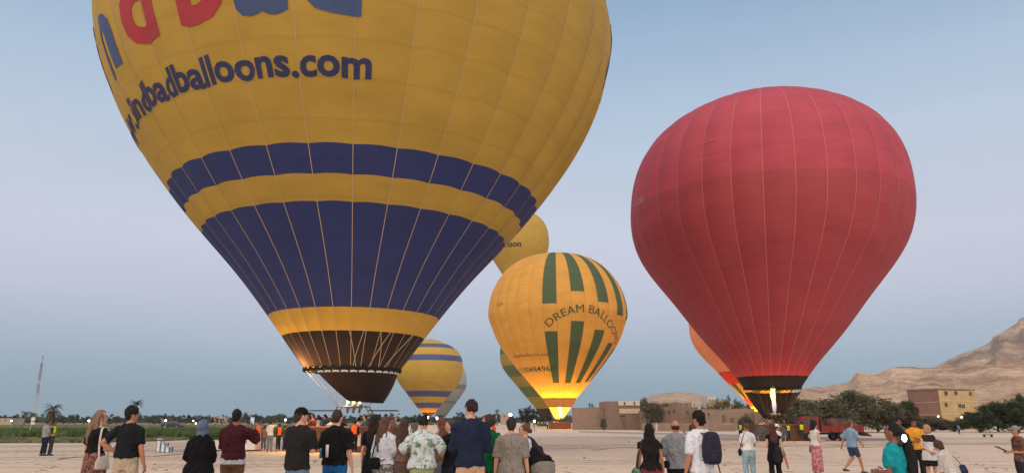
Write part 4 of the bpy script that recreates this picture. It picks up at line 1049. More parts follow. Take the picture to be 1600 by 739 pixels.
# ---- vehicles
tyre_m = plain('tyre', (.025, .024, .024, 1), .85, .2, 6); glass_m = plain('car_glass', (.03, .035, .04, 1), .12, .05, spec=.6)
def wheel(root, x, y, r, w_=.24):
    g = G(); g.tube([(x, y - w_/2, r), (x, y - w_/2 + .03, r), (x, y + w_/2 - .03, r), (x, y + w_/2, r)], [r * .88, r, r, r * .88], 18, (0, 0, 1)); t = link('tyre', g.mesh(), tyre_m, root, smooth=False)
    g = G(); g.tube([(x, y - w_/2 - .01, r), (x, y + w_/2 + .01, r)], r * .52, 12, (0, 0, 1)); link('rim', g.mesh(), steel, t)
def truck(label, px, py, L, scale_h, paint, load, facing=-1, tail=True, rz=0.0):
    P = ground(px, py); o = empty('cargo_truck', (P[0], P[1] + 1.0, 0), rz); tag(o, label, 'truck'); f = facing; W = 2.0; h = scale_h
    cabx = f * (L / 2 - .75)
    V = [(-.7, 0, .62), (.75, 0, .62), (.78, 0, 1.25), (.5, 0, 2.05), (-.7, 0, 2.1)]
    g = G(); n = 5
    g.add([(cabx + f * x, -W/2, z * h) for x, _, z in V] + [(cabx + f * x, W/2, z * h) for x, _, z in V], [tuple(range(n)), tuple(range(2*n - 1, n - 1, -1))] + [(i, n + i, n + (i + 1) % n, (i + 1) % n) for i in range(n)])
    c = link('cab', g.mesh(), paint, o)
    for sy in (-1, 1):
        g = G(); g.add([(cabx + f * x, sy * (W/2 + .012), z * h) for x, z in ((-.5, 1.3), (.6, 1.3), (.4, 1.92), (-.5, 1.95))], [(0, 1, 2, 3)]); link('window', g.mesh(), glass_m, c)
        g = G(); g.box((cabx + f * .80, sy * .75, .95 * h), (.05, .28, .18)); link('headlight', g.mesh(), white_paint, c)
        g = G(); g.box((cabx + f * .72, sy * (W/2 + .14), 1.5 * h), (.06, .18, .28)); link('mirror', g.mesh(), black_metal, c)
    g = G(); g.box((-f * .1, 0, .62 * h), (L - .3, .9, .16)); link('chassis', g.mesh(), black_metal, o)
    x0, x1 = cabx - f * .82, -f * L / 2; cx = (x0 + x1) / 2; BL = abs(x1 - x0); bed = G()
    bed.box((cx, 0, .80 * h), (BL, W + .1, .10)); lb = link('bed_floor', bed.mesh(), paint, o)
    for sy in (-1, 1):
        g = G(); g.box((cx, sy * (W/2 + .03), 1.07 * h), (BL, .06, .44)); 
        for k in range(6): g.box((cx - BL/2 + BL * (k + .5) / 6, sy * (W/2 + .075), 1.07 * h), (.07, .05, .46))
        link('side_board', g.mesh(), paint, o)
    g = G(); g.box((x0 - f * .05, 0, 1.35 * h), (.06, W, 1.0)); link('head_board', g.mesh(), paint, o)
    if tail:
        g = G(); a = R_(35); g.add([(x1, -W/2, .82 * h), (x1, W/2, .82 * h), (x1 - f * .62, W/2, .45 * h), (x1 - f * .62, -W/2, .45 * h), (x1, -W/2, .76 * h), (x1, W/2, .76 * h), (x1 - f * .62, W/2, .39 * h), (x1 - f * .62, -W/2, .39 * h)], [(0, 1, 2, 3), (7, 6, 5, 4), (0, 3, 7, 4), (1, 5, 6, 2), (3, 2, 6, 7), (0, 4, 5, 1)]); link('tailgate', g.mesh(), paint, o)
    for x in (cabx + f * .1, x1 + f * .95, x1 + f * 1.75 if L > 4.9 else None):
        if x is None: continue
        for sy in (-1, 1): wheel(o, x, sy * (W/2 - .12), .42 * h)
    if load:
        g = G(); r = random.Random(3)
        for k in range(9): g.ell((cx + r.uniform(-.42, .42) * BL, r.uniform(-.4, .4), 1.15 * h + r.uniform(0, .25)), (r.uniform(.35, .7), r.uniform(.4, .7), r.uniform(.3, .55)), 10, 7)
        link('load', remesh(g, .07, 2, .05, 3), load, o)
    return o
truck('dark red open truck with a lumpy brown load and lowered tailgate', 1303, 688.5, 5.0, .92, plain('truck_red', (.20, .025, .022, 1), .5, .25, 2), plain('tarp_brown', (.14, .075, .06, 1), .9, .3, 2), -1)
truck('dark maroon truck beside the basket of the green striped balloon', 921, 670.8, 4.9, .95, plain('truck_plum', (.085, .045, .05, 1), .5, .2, 2), None, -1, tail=False)
P = ground(269, 669.5); cr_ = empty('parked_car', (P[0], P[1], 0)); tag(cr_, 'dark grey parked car standing far out in the field', 'car')
prof = [(-1.95, .35), (-2.0, .8), (-1.75, 1.0), (-1.2, 1.55), (.35, 1.58), (1.0, 1.05), (1.85, .92), (2.0, .6), (1.95, .35)]
g = G(); n = len(prof)
g.add([(x, -.8 if z < 1.1 else -.66, z) for x, z in prof] + [(x, .8 if z < 1.1 else .66, z) for x, z in prof], [tuple(range(n)), tuple(range(2*n-1, n-1, -1))] + [(i, n + i, n + (i+1) % n, (i+1) % n) for i in range(n)])
link('body', g.mesh(), plain('car_paint', (.035, .038, .042, 1), .35, .1, 2), cr_)
for pts in (((-1.1, 1.08), (-.45, 1.08), (-.45, 1.45), (-1.02, 1.45)), ((-.35, 1.08), (.75, 1.08), (.3, 1.47), (-.35, 1.47))):
    for sy in (-1, 1):
        g = G(); g.add([(x, sy * (.82 - max(0, z - 1.1) * .25), z) for x, z in pts], [(0, 1, 2, 3)]); link('window', g.mesh(), glass_m, cr_)
for x in (-1.25, 1.2):
    for sy in (-1, 1): wheel(cr_, x, sy * .72, .33, .2)
for sy in (-1, 1):
    g = G(); g.box((1.99, sy * .55, .72), (.05, .25, .12)); link('headlight', g.mesh(), white_paint, cr_)
# inflation fans beside the red balloon
def fan(px, py, label, rz):
    P = ground(px, py); o = empty('inflation_fan', tuple(P), rz); tag(o, label, 'fan', 'inflation fans')
    g = G(); ring = [(.46 * math.cos(a), 0, .56 + .46 * math.sin(a)) for a in np.linspace(0, 2 * math.pi, 25)]
    g.tube(ring, [(.04, .14)] * 25, 8, (0, 1, 0), cap=False); link('shroud', g.mesh(), plain('fan_grey', (.08, .075, .075, 1), .5, .2), o, smooth=True)
    for r_ in (.14, .26, .36):
        g = G(); g.tube([(r_ * math.cos(a), -.15, .56 + r_ * math.sin(a)) for a in np.linspace(0, 2 * math.pi, 21)], .012, 5, (0, 1, 0), cap=False); link('guard_ring', g.mesh(), steel, o)
    for k in range(4):
        a = k * math.pi / 2 + .4; g = G(); ca, sa = math.cos(a), math.sin(a)
        g.add([(.05*ca - .03*sa, -.02, .56 + .05*sa + .03*ca), (.42*ca - .08*sa, -.05, .56 + .42*sa + .08*ca), (.42*ca + .08*sa, .05, .56 + .42*sa - .08*ca), (.05*ca + .03*sa, .02, .56 + .05*sa - .03*ca)], [(0, 1, 2, 3)]); link('blade', g.mesh(), wood, o)
    g = G(); g.box((0, .32, .5), (.34, .4, .34)); link('engine', g.mesh(), black_metal, o)
    for sx in (-1, 1):
        g = G(); g.tube([(sx * .4, .5, .05), (sx * .4, -.15, .05), (sx * .42, 0, .5)], .03, 6); link('leg_frame', g.mesh(), steel, o)
        g = G(); g.tube([(sx * .46, .45, .14), (sx * .52, .45, .14)], .14, 12, (0, 0, 1)); link('wheel', g.mesh(), tyre_m, o)
fan(1191, 689, 'round grey inflation fan by the basket beside the woman in the white tee', .3)
fan(1219, 689.5, 'round inflation fan standing right of the woman in black by the basket', -.4)

# ================================================================== PEOPLE
ZT = [.74, .80, .87, .94, 1.02, 1.10, 1.20, 1.30, 1.38, 1.43, 1.475, 1.51]
TM = ([.14, .155, .165, .164, .152, .145, .154, .170, .178, .162, .110, .068], [.085, .10, .115, .118, .108, .104, .112, .118, .112, .098, .075, .06])
TF = ([.15, .170, .182, .180, .152, .128, .140, .155, .160, .142, .09, .055], [.095, .115, .125, .122, .10, .090, .105, .116, .102, .084, .065, .052])
def smoothstep(a, b, x):
    t = min(1, max(0, (x - a) / (b - a))); return t * t * (3 - 2 * t)
ARMS = {  # elbow offset from shoulder, wrist (absolute), for the right side (x positive); H = 1.75 m
    'down': ((.055, -.015, -.29), (.265, .045, .875)), 'hip': ((.21, -.09, -.20), (.165, .03, 1.03)), 'phone': ((.05, .17, -.23), (.08, .36, 1.49)),
    'raise': ((.15, .13, -.20), (.20, .20, 1.50)), 'cross': ((.05, .05, -.28), (-.05, .22, 1.20)), 'behind': ((.10, -.12, -.255), (.03, -.20, .98)),
    'front': ((.05, .0, -.29), (.10, .26, 1.10)), 'out': ((.20, .03, -.205), (.08, .20, 1.13)), 'rail': ((.07, .12, -.26), (.16, .36, 1.22)),
    'reach': ((.04, .10, -.28), (.17, .22, .92)), 'swing_f': ((.05, .08, -.28), (.23, .22, .97)), 'swing_b': ((.06, -.12, -.27), (.25, -.20, .92)), 'wave': ((.16, .05, .10), (.32, .08, 1.80))}
def frame_dirs(a, b):
    d = np.array(b) - np.array(a); return d / (np.linalg.norm(d) + 1e-9)
class Person: pass
HANDS = True
def person(label, px, top, D, yaw=0, fem=False, arms=('down', 'down'), legs='stand', bend=0, headyaw=0, skin_c=(172, 124, 100), hair=('short', (28, 24, 22)), shirt=None, lower=None, hat=None, shoes=(60, 55, 52), lod=0, group=None, stout=1.0, floor=0.0, height=None, xoff=0.0, lean=0.0, under=None):
    """one figure: a continuous body with hair and clothes as its parts; top row and column from the photo, distance from the ground it stands on"""
    P = at(px, top, D); H = (P[2] - floor) if height is None else height
    if bend: H = height
    S = H / 1.75; p = Person(); p.S = S; p.yaw = R_(yaw); p.D = D; p.X = P[0] + xoff; p.z0 = floor; p.label = label
    root = empty('person', (p.X, D, floor), R_(yaw)); tag(root, label, 'person', group); p.root = root
    seed = px * .37 + top
    vox = (.0115, .019, .034)[lod]; nseg = (14, 12, 8)[lod]
    ZR, (RX, RY) = ZT, (TF if fem else TM)
    tr = lambda z, k=0.0: (np.interp(z, ZR, RX) * stout + k, np.interp(z, ZR, RY) * stout + k)
    shx = (.156 if fem else .176) * (.5 + .5 * stout); sh = lambda s: np.array([s * shx, 0, 1.395])
    # skeleton
    def bendp(q):
        q = np.array(q, float)
        if bend:
            a = -R_(bend) * smoothstep(.84, 1.04, q[2]); y, z = q[1], q[2] - .93
            q = np.array([q[0], y * math.cos(a) - z * math.sin(a), .93 + y * math.sin(a) + z * math.cos(a)])
        if legs == 'squat': q = q + np.array([0, 0, -.50])
        q = q + np.array([lean * q[2], 0, 0])
        return q
    A = {}
    for s, nm in ((-1, arms[0]), (1, arms[1])):
        e, wv = ARMS[nm]; S0 = sh(s); e_ = S0 + np.array([s * e[0], e[1], e[2]]); w_ = np.array([s * wv[0], wv[1], wv[2]])
        if nm == 'down' and fem: w_[0] -= s * .03
        d = w_ - e_; w_ = e_ + d / np.linalg.norm(d) * min(np.linalg.norm(d), .27); A[s] = (S0, e_, w_)
    LG = {}
    for s in (-1, 1):
        h_ = np.array([s * .088, 0, .87])
        if legs == 'stand': k_ = np.array([s * .10, .02, .48]); a_ = np.array([s * .11, -.02, .085])
        elif legs == 'walk': k_ = np.array([s * .09, .20 if s > 0 else .06, .50]); a_ = np.array([s * .09, .30 if s > 0 else -.34, .09 if s > 0 else .17])
        elif legs == 'wide': k_ = np.array([s * .15, .02, .48]); a_ = np.array([s * .20, -.02, .085])
        elif legs == 'close': k_ = np.array([s * .085, .02, .48]); a_ = np.array([s * .075, -.02, .085])
        elif legs == 'squat': k_ = np.array([s * .14, .36, .98]); a_ = np.array([s * .12, .02, .585])
        LG[s] = (h_, k_, a_)
    hy = R_(headyaw); hc = np.array([0, .018, 1.632])
    HM = np.array([[math.cos(hy), -math.sin(hy), 0], [math.sin(hy), math.cos(hy), 0], [0, 0, 1]])
    hp = lambda q: HM @ (np.array(q, float)) + hc
    def limb(g, a, b, c, rs, k=0.0, f0=0.0, f1=2.0, n=nseg):
        pts, rad = [], []
        for t, r in zip(np.linspace(f0, f1, 9), np.interp(np.linspace(f0, f1, 9), np.linspace(0, 2, len(rs)), rs)):
            q = a + (b - a) * t if t <= 1 else b + (c - b) * (t - 1); pts.append(q); rad.append(r + k)
        g.tube(pts, rad, n)
    RA = ([.053, .050, .043, .041, .040, .034, .027] if not fem else [.043, .041, .036, .035, .035, .030, .024])
    RL = [.088, .084, .070, .056, .055, .054, .040, .036] if not fem else [.092, .088, .070, .055, .052, .050, .036, .032]
    # body
    g = G(); zs = [.80, .87, .94, 1.02, 1.10, 1.20, 1.30, 1.38, 1.43, 1.475, 1.51]
    g.tube([(0, -.012 * math.sin((z - .8) * 4), z) for z in zs], [tuple(v * .92 for v in tr(z)) for z in zs], nseg)
    g.tube([(0, -.01, 1.46), (0, .0, 1.52), (0, .012, 1.585)], [.056 if not fem else .047, .052 if not fem else .043, .05], nseg)
    for s in (-1, 1):
        limb(g, *A[s], RA); limb(g, *LG[s], RL)
        g.ell(A[s][0] - np.array([s * .012, 0, .012]), (.054, .052, .054) if not fem else (.046, .045, .046), 10, 7)
        a_ = LG[s][2]; g.tube([a_ + (0, -.05, -.03), a_ + (0, .04, -.045), a_ + (0, .13, -.062), a_ + (0, .175, -.066)], [(.034, .04), (.038, .038), (.042, .022), (.03, .015)], 10)
        S0, e_, w_ = A[s]; d = frame_dirs(e_, w_); g.tube([w_ - d * .01, w_ + d * .03, w_ + d * .085], [(.026, .02), (.036, .016), (.037, .014)], 8, (0, 1, 0))
    hr = (.074, .095, .117); g.ell(hc, hr, 18, 12, HM)
    g.ell(hp((0, .022, -.058)), (.056, .068, .066), 12, 8, HM)
    g.ell(hp((0, .098, -.012)), (.013, .018, .022), 8, 6, HM)
    for s in (-1, 1): g.ell(hp((s * .074, -.008, -.008)), (.010, .020, .030), 8, 6, HM)
    fing = G()
    if lod < 2:
        for s in (-1, 1):
            S0, e_, w_ = A[s]; d = frame_dirs(e_, w_); si = np.cross(d, (s, 0, 0.)); 
            if np.linalg.norm(si) < .3: si = np.cross(d, (0, 0, 1.))
            si /= np.linalg.norm(si); nn = np.cross(si, d)
            inw = nn if nn[0] * s < 0 else -nn
            for k, (o_, ln) in enumerate(((-.027, .066), (-.009, .074), (.009, .070), (.026, .054))):
                b0 = w_ + d * .075 + si * o_; b1 = b0 + d * ln * .5 + inw * .008; b2 = b1 + d * ln * .32 + inw * .022
                fing.tube([b0 - d * .012, b0, b1, b2], [.0085, .0088, .0082, .0068], 6)
            b0 = w_ + d * .02 - si * .028; b1 = b0 + d * .03 - si * .022 + inw * .006; b2 = b1 + d * .03 - si * .004 + inw * .012
            fing.tube([b0, b1, b2], [.0115, .0105, .008], 6)
    fin = lambda gg: gg.xf(lambda q: bendp(q) * S)
    def scale_mesh(me): me.transform(Matrix.Scale(1, 4)); return me
    bm_ = remesh(fin(g), vox * S, 2 if lod < 2 else 1)
    if lod < 2 and fing.v:
        fin(fing); bm = bmesh.new(); bm.from_mesh(bm_); vs_ = [bm.verts.new(v) for v in fing.v]
        for f in fing.f:
            try: bm.faces.new([vs_[i] for i in f]).smooth = True
            except ValueError: pass
        bm.to_mesh(bm_); bm.free()
    body = link('body', bm_, skin(skin_c), root)
    # face
    if lod < 2:
        for s in (-1, 1):
            e = G(); e.ell(hp((s * .030, .083, .008)), (.014, .010, .008), 8, 6, HM); fin(e); link('eye', e.mesh(), plain('eye_dark', (.03, .022, .02, 1), .3), body, smooth=True)
            e = G(); e.tube([hp((s * .013, .094, .030)), hp((s * .034, .090, .035)), hp((s * .052, .076, .028))], .0055, 6, (0, 0, 1)); fin(e); link('eyebrow', e.mesh(), hairm(hair[1]) if hair else hairm((30, 25, 22)), body)
        e = G(); e.tube([hp((-.024, .084, -.057)), hp((0, .092, -.055)), hp((.024, .084, -.057))], [(.006, .006), (.009, .009), (.006, .006)], 6, (0, 0, 1)); fin(e); link('mouth', e.mesh(), plain('lips', (.30, .12, .10, 1), .5), body, smooth=True)
    # hair
    if hair:
        st, hcx = hair[0], hair[1]; g = G(); hm = hairm(hcx)
        rough_ = .006
        if st in ('short', 'fade'):
            g.ell(hp((0, -.022, .030)), (.081, .092, .098), 16, 11, HM); g.ell(hp((0, -.052, -.018)), (.068, .054, .075), 12, 8, HM)
        elif st == 'thick':
            g.ell(hp((0, -.014, .044)), (.092, .102, .102), 16, 11, HM); g.ell(hp((0, -.05, -.012)), (.076, .06, .085), 12, 8, HM); rough_ = .012
        elif st == 'bald':
            g.ell(hp((0, -.035, -.012)), (.082, .068, .058), 14, 9, HM)
        elif st in ('long', 'longer', 'wavy'):
            g.ell(hp((0, -.018, .022)), (.088, .100, .104), 16, 11, HM); L_ = {'long': .30, 'longer': .50, 'wavy': .34}[st]
            g.tube([hp((0, -.05, .03)), hp((0, -.075, -.08)), hp((0, -.10, -.17)), hp((0, -.125, -.17 - L_ * .5)), hp((0, -.125, -.14 - L_))], [(.085, .055), (.098, .055), (.112, .05), (.115, .042), (.075, .022)], 14); rough_ = .012
        elif st == 'ponytail':
            g.ell(hp((0, -.020, .022)), (.084, .096, .100), 16, 11, HM); g.ell(hp((0, -.11, .03)), (.035, .035, .035), 10, 7, HM)
            g.tube([hp((0, -.10, .03)), hp((.0, -.155, -.06)), hp((-.01, -.185, -.22)), hp((-.02, -.185, -.44)), hp((-.02, -.175, -.66))], [.032, .055, .066, .058, .025], 10)
        elif st == 'bun':
            g.ell(hp((0, -.020, .022)), (.083, .096, .100), 16, 11, HM); g.ell(hp((0, -.118, -.015)), (.038, .036, .040), 10, 7, HM)
        elif st == 'topbun':
            g.ell(hp((0, -.018, .026)), (.084, .096, .100), 16, 11, HM); g.ell(hp((.04, -.04, .125)), (.045, .042, .040), 10, 7, HM)
        elif st == 'curly':
            r = random.Random(5); g.ell(hp((0, -.02, .025)), (.098, .108, .108), 16, 11, HM)
            for k in range(46):
                a, b_ = r.uniform(0, 6.28), r.uniform(-.9, 1.3); g.ell(hp((.105 * math.cos(a) * math.cos(b_), -.032 + .10 * math.sin(a) * math.cos(b_) if math.sin(a) < .4 else -.03, .02 + .115 * math.sin(b_))), (.032,) * 3, 7, 5)
            g.tube([hp((0, -.05, 0)), hp((0, -.08, -.12)), hp((0, -.08, -.20))], [(.10, .06), (.115, .065), (.09, .04)], 12); rough_ = .012
        elif st == 'bob':
            g.ell(hp((0, -.018, .015)), (.096, .106, .112), 16, 11, HM); g.tube([hp((0, -.035, .0)), hp((0, -.05, -.07)), hp((0, -.055, -.125))], [(.096, .075), (.10, .07), (.08, .045)], 14); rough_ = .01
        elif st == 'scarf':
            g.ell(hp((0, -.012, .012)), (.094, .108, .122), 16, 11, HM); g.tube([hp((0, .0, -.05)), hp((0, -.01, -.13)), hp((0, -.01, -.20))], [(.088, .098), (.092, .095), (.15, .10)], 14); rough_ = .008; hm = cloth(hcx)
        me = remesh(fin(g), (.011, .018, .03)[lod] * S, 1, rough_ * 2.0 if lod < 2 else 0, 34, seed, .25)
        rough_ *= 1
        link('headscarf' if st == 'scarf' else 'hair', me, hm, root)
    if hat:
        g = G(); g.ell(hp((0, -.010, .050)), (.088, .106, .086), 16, 11, HM)
        if hat[0] == 'cap':
            me = remesh(fin(g), (.011, .018, .03)[lod] * S, 1); cp_ = link('cap', me, cloth(hat[1]), root)
            g = G(); V = []
            for i in range(9):
                a = R_(-62 + 124 * i / 8); V += [hp((.088 * math.sin(a), .012 + .088 * math.cos(a), .048)), hp((.092 * math.sin(a), .015 + .17 * math.cos(a) * (1 if abs(a) < 1.2 else .8), .032 - .01 * abs(math.sin(a))))]
            V2 = [v + np.array([0, 0, .008]) for v in V]; n = len(V)
            Fc = [(2*i, 2*i+1, 2*i+3, 2*i+2) for i in range(8)]; Fc2 = [tuple(reversed([n + q for q in f])) for f in Fc]
            edge = [(1 + 2*i, n + 1 + 2*i, n + 3 + 2*i, 3 + 2*i) for i in range(8)]
            g.add(V + V2, Fc + Fc2 + edge); fin(g); link('brim', g.mesh(), cloth(hat[1]), cp_)
    # clothes
    if shirt:
        kind, c = shirt[0], shirt[1]; o_ = dict(hem=.86, sleeve=.75, k=.020, flare=.0, neck=1.495); o_.update(shirt[2] if len(shirt) > 2 else {})
        mat = c if isinstance(c, bpy.types.Material) else cloth(c)
        g = G(); zs = list(np.linspace(o_['hem'], 1.42, 9)) + [1.46, o_['neck']]; zs = [z for z in zs]
        rads = []
        for z in zs:
            zq = max(z, .80); a, b_ = tr(zq, o_['k']); fl = o_['flare'] * max(0, (1.10 - z)) if z < 1.10 else 0
            if fem and o_.get('loose'): a = max(a, .165)
            if not fem and z < 1.2: a = max(a, .172 * stout); b_ = max(b_, .122 * stout)
            if z < o_['hem'] + .07 and o_['k'] < .034: a, b_ = a + .034 - o_['k'], b_ + .034 - o_['k']
            rads.append((a + fl, b_ + fl))
        rads[-1] = (rads[-1][0] * .8, rads[-1][1] * .85)
        g.tube([(0, -.012 * math.sin((min(z, 1.5) - .8) * 4) if z > .8 else 0, z) for z in zs], rads, nseg)
        if o_['sleeve'] > 0:
            for s in (-1, 1):
                limb(g, *A[s], RA, o_['k'] + (.006 if o_['sleeve'] < 1 else 0), 0, min(1.98, o_['sleeve'])); g.ell(A[s][0] - np.array([s * .006, 0, .006]), (.076, .074, .066) if not fem else (.064, .062, .056), 10, 7)
        link({'dress': 'dress', 'abaya': 'robe', 'long': 'sweater', 'vest': 'shirt'}.get(kind, 'shirt'), remesh(fin(g), vox * 1.05 * S, 2 if lod < 2 else 1, (.027, .017, 0)[lod], 12, seed), mat, root)
        if kind == 'vest':
            g = G(); zs = [1.0, 1.1, 1.2, 1.3, 1.38, 1.43, 1.47]
            g.tube([(0, -.012 * math.sin((z - .8) * 4), z) for z in zs], [tuple(v + .034 for v in tr(z)) for z in zs], nseg)
            link('hi_vis_vest', remesh(fin(g), vox * 1.1 * S, 1), shirt[3], root)
    if under:
        z0, z1, c = under; g = G(); zs = np.linspace(z0, z1, 4); g.tube([(0, 0, z) for z in zs], [tuple(max(v, m) + .03 for v, m in zip(tr(max(z, .82)), (.165 * stout, .12 * stout))) for z in zs], nseg); link('undershirt', remesh(fin(g), vox * S, 1, .006, 9, seed), cloth(c), root)
    if lower:
        kind, c = lower[0], lower[1]; mat = c if isinstance(c, bpy.types.Material) else cloth(c); g = G()
        end = {'trousers': 1.93, 'shorts': .80, 'short_shorts': .42, 'capri': 1.35, 'leggings': 1.93}.get(kind, 0)
        if kind in ('skirt', 'mini', 'robe'):
            z1 = {'skirt': .12, 'mini': .60, 'robe': .06}[kind]; zt_ = min(1.06, (shirt[2].get('hem', .86) if shirt and len(shirt) > 2 else .86) + .03); zs = np.linspace(zt_, z1, 9); fl = lower[2] if len(lower) > 2 else .05
            g.tube([(0, 0, z) for z in zs], [(max(tr(max(z, .8), .02)[0], .15) + fl * (1.06 - z), max(tr(max(z, .8), .022)[1], .12) + fl * .9 * (1.06 - z)) for z in zs], nseg + 4)
        else:
            k = {'leggings': .010}.get(kind, .022); zs = [1.04, .98, .92, .85, .79]
            hz = (under[0] if under else (shirt[2].get('hem', .86) if shirt and len(shirt) > 2 else .86)); g.tube([(0, 0, z) for z in zs], [tr(max(z, .8), k if z < hz + .03 else .002) for z in zs], nseg)
            for s in (-1, 1): limb(g, *LG[s], [max(r, .058 if k > .015 and i > 3 else 0) for i, r in enumerate(RL)], k, 0, end)
        link('skirt' if kind in ('skirt', 'mini', 'robe') else ('shorts' if 'short' in kind else 'trousers'), remesh(fin(g), vox * 1.05 * S, 2 if lod < 2 else 1, (.016, .010, 0)[lod], 10, seed + 3), mat, root)
    if shoes and lod < 2:
        for s in (-1, 1):
            a_ = LG[s][2]; g = G(); g.tube([a_ + (0, -.075, -.045), a_ + (0, -.05, -.035), a_ + (0, .04, -.04), a_ + (0, .14, -.058), a_ + (0, .20, -.066)], [(.03, .035), (.043, .046), (.046, .042), (.048, .028), (.03, .016)], 12); fin(g); link('shoe', g.mesh(), cloth(shoes), root, smooth=True)
    p.bend = bendp; p.tr = tr; p.A = A; p.hp = hp
    return p
def on(p, q):
    """a point of the figure's own frame in the world"""
    q = p.bend(q) * p.S; c, s = math.cos(p.yaw), math.sin(p.yaw)
    return np.array([p.X + q[0] * c - q[1] * s, p.D + q[0] * s + q[1] * c, p.z0 + q[2]])
def carried(p, name, label, cat, parts):
    """a bag or phone worn or held: its own thing; parts = (name, G in the figure's frame, material, voxel or None)"""
    base = on(p, (0, 0, 1.0)); root = empty(name, tuple(base)); tag(root, label, cat)
    for nm, g, mt, vx in parts:
        g.xf(lambda q: on(p, q) - base)
        link(nm, remesh(g, vx, 2, .006, 12) if vx else g.mesh(), mt, root, smooth=True)
    return root
def strap_g(pts, w_=.018, t=.006):
    g = G(); pts = [np.array(q, float) for q in pts]; P2 = []
    for i in range(len(pts) - 1):
        for k in range(4): P2.append(pts[i] + (pts[i + 1] - pts[i]) * k / 4)
    P2.append(pts[-1]); P3 = [P2[0]] + [(P2[i - 1] + P2[i] * 2 + P2[i + 1]) / 4 for i in range(1, len(P2) - 1)] + [P2[-1]]
    return g.tube(P3, [(w_, t)] * len(P3), 8, (1, 0, 0))
def backpack(p, label, c, dx=0.0, extra=None, H_=.46, W=.15):
    g = G(); yb = -.20; zs = [.98, 1.0, 1.10, 1.25, 1.38, 1.44, 1.46]
    wd = [.45, .82, 1.0, .97, .84, .6, .3]; dpt = [.05, .085, .10, .10, .085, .06, .03]
    g.tube([(dx, yb, z) for z in zs], [(W * a, b_) for a, b_ in zip(wd, dpt)], 14)
    pk = G(); pk.tube([(dx, yb - .085, z) for z in (1.02, 1.05, 1.17, 1.20)], [(.09, .02), (.11, .035), (.11, .035), (.09, .02)], 12)
    parts = [('pack', g, cloth(c), .014 * p.S), ('pocket', pk, cloth(c), .014 * p.S)]
    for s in (-1, 1): parts.append(('strap', strap_g([(dx + s * .08, yb + .06, 1.42), (s * .115, -.06, 1.47), (s * .125, .06, 1.455), (s * .14, .145, 1.32), (s * .17, .08, 1.12), (dx + s * .10, yb + .05, 1.03)], .022, .008), cloth(c), None))
    for e in (extra or []): parts.append(e)
    return carried(p, 'backpack', label, 'backpack', parts)
def phone(p, side, label, lit=None):
    S0, e_, w_ = p.A[side]; d = frame_dirs(e_, w_); c = w_ + d * .10 + np.array([0, .02, .02]); g = G(); g.box(c, (.075, .010, .15))
    s_ = G(); s_.box(c + np.array([0, -.0065, 0]), (.068, .002, .14))
    return carried(p, 'phone', label, 'phone', [('case', g, black_metal, None), ('screen', s_, lit or emit('screen', (.6, .7, .8, 1), .7), None)])
W1 = 'people watching the balloons'
fair, tan, brownsk = (196, 148, 126), (170, 118, 92), (128, 86, 66)
leafprint = two_tone('leaf_print', S2L(190, 198, 206), S2L(118, 146, 112), 13, .52, .60, c3=S2L(86, 118, 92))
skirtprint = two_tone('skirt_print', S2L(88, 52, 52), S2L(140, 104, 92), 26, .45, .6)
stripe = two_tone('stripe_shorts', S2L(96, 96, 102), S2L(168, 164, 166), 14, .45, .6)
pinkskirt = two_tone('pink_print', S2L(150, 84, 96), S2L(196, 140, 146), 14, .45, .6)
pA = person('woman with long blonde hair in black crop top and patterned maroon skirt', 158, 641, 13, yaw=-20, fem=True, arms=('down', 'front'), headyaw=-35, skin_c=fair, hair=('long', (128, 104, 84)), shirt=('tee', (24, 24, 27), dict(hem=1.06, sleeve=.7)), lower=('skirt', skirtprint, .10), group=W1)
bag = G(); bag.tube([(.205, -.02, z) for z in (.78, .80, .90, .985, 1.0)], [(.03, .10), (.055, .15), (.05, .14), (.03, .10), (.02, .06)], 14, (1, 0, 0))
carried(pA, 'tote_bag', 'white cloth tote bag hanging from the blonde woman\'s shoulder', 'bag', [('bag', bag, cloth((190, 180, 172)), .013), ('strap', strap_g([(.20, -.10, .98), (.17, -.10, 1.2), (.14, -.06, 1.475), (.15, .06, 1.46), (.19, .10, 1.2), (.21, .07, .98)], .024, .008), cloth((190, 180, 172)), None)])
pB = person('man in tight black t-shirt and beige trousers with one hand on hip', 208, 635, 12.3, yaw=-5, arms=('hip', 'down'), headyaw=-40, skin_c=tan, hair=('thick', (26, 22, 22)), shirt=('tee', (27, 28, 34), dict(hem=.98, sleeve=.75, k=.012)), lower=('trousers', (170, 154, 134)), group=W1, lean=-.005)
pC = person('woman in a long black robe and blue grey headscarf', 318, 656, 12, yaw=5, fem=True, arms=('front', 'front'), skin_c=tan, hair=('scarf', (86, 104, 128)), shirt=('abaya', (17, 17, 21), dict(hem=.10, sleeve=1.9, k=.035, flare=.13, loose=True)), group=W1, stout=1.12)
pD = person('man in maroon sweater over white shirt raising a phone', 371, 639, 13.2, yaw=-4, arms=('cross', 'raise'), skin_c=brownsk, hair=('short', (18, 17, 18)), shirt=('long', (62, 24, 32), dict(hem=.93, sleeve=1.85, k=.026)), under=(.84, .95, (176, 178, 190)), lower=('trousers', (92, 66, 52)), group=W1, stout=1.12)
phone(pD, 1, 'phone held up by the man in the maroon sweater')
pE = person('man in black t-shirt, black cap and blue jeans with folded arms', 471, 637, 11.6, yaw=-28, arms=('cross', 'cross'), headyaw=-25, skin_c=fair, hair=('short', (60, 46, 38)), hat=('cap', (20, 20, 23)), shirt=('tee', (34, 33, 35), dict(hem=.86, sleeve=.9, k=.03)), lower=('trousers', (92, 112, 134)), group=W1, stout=1.1)
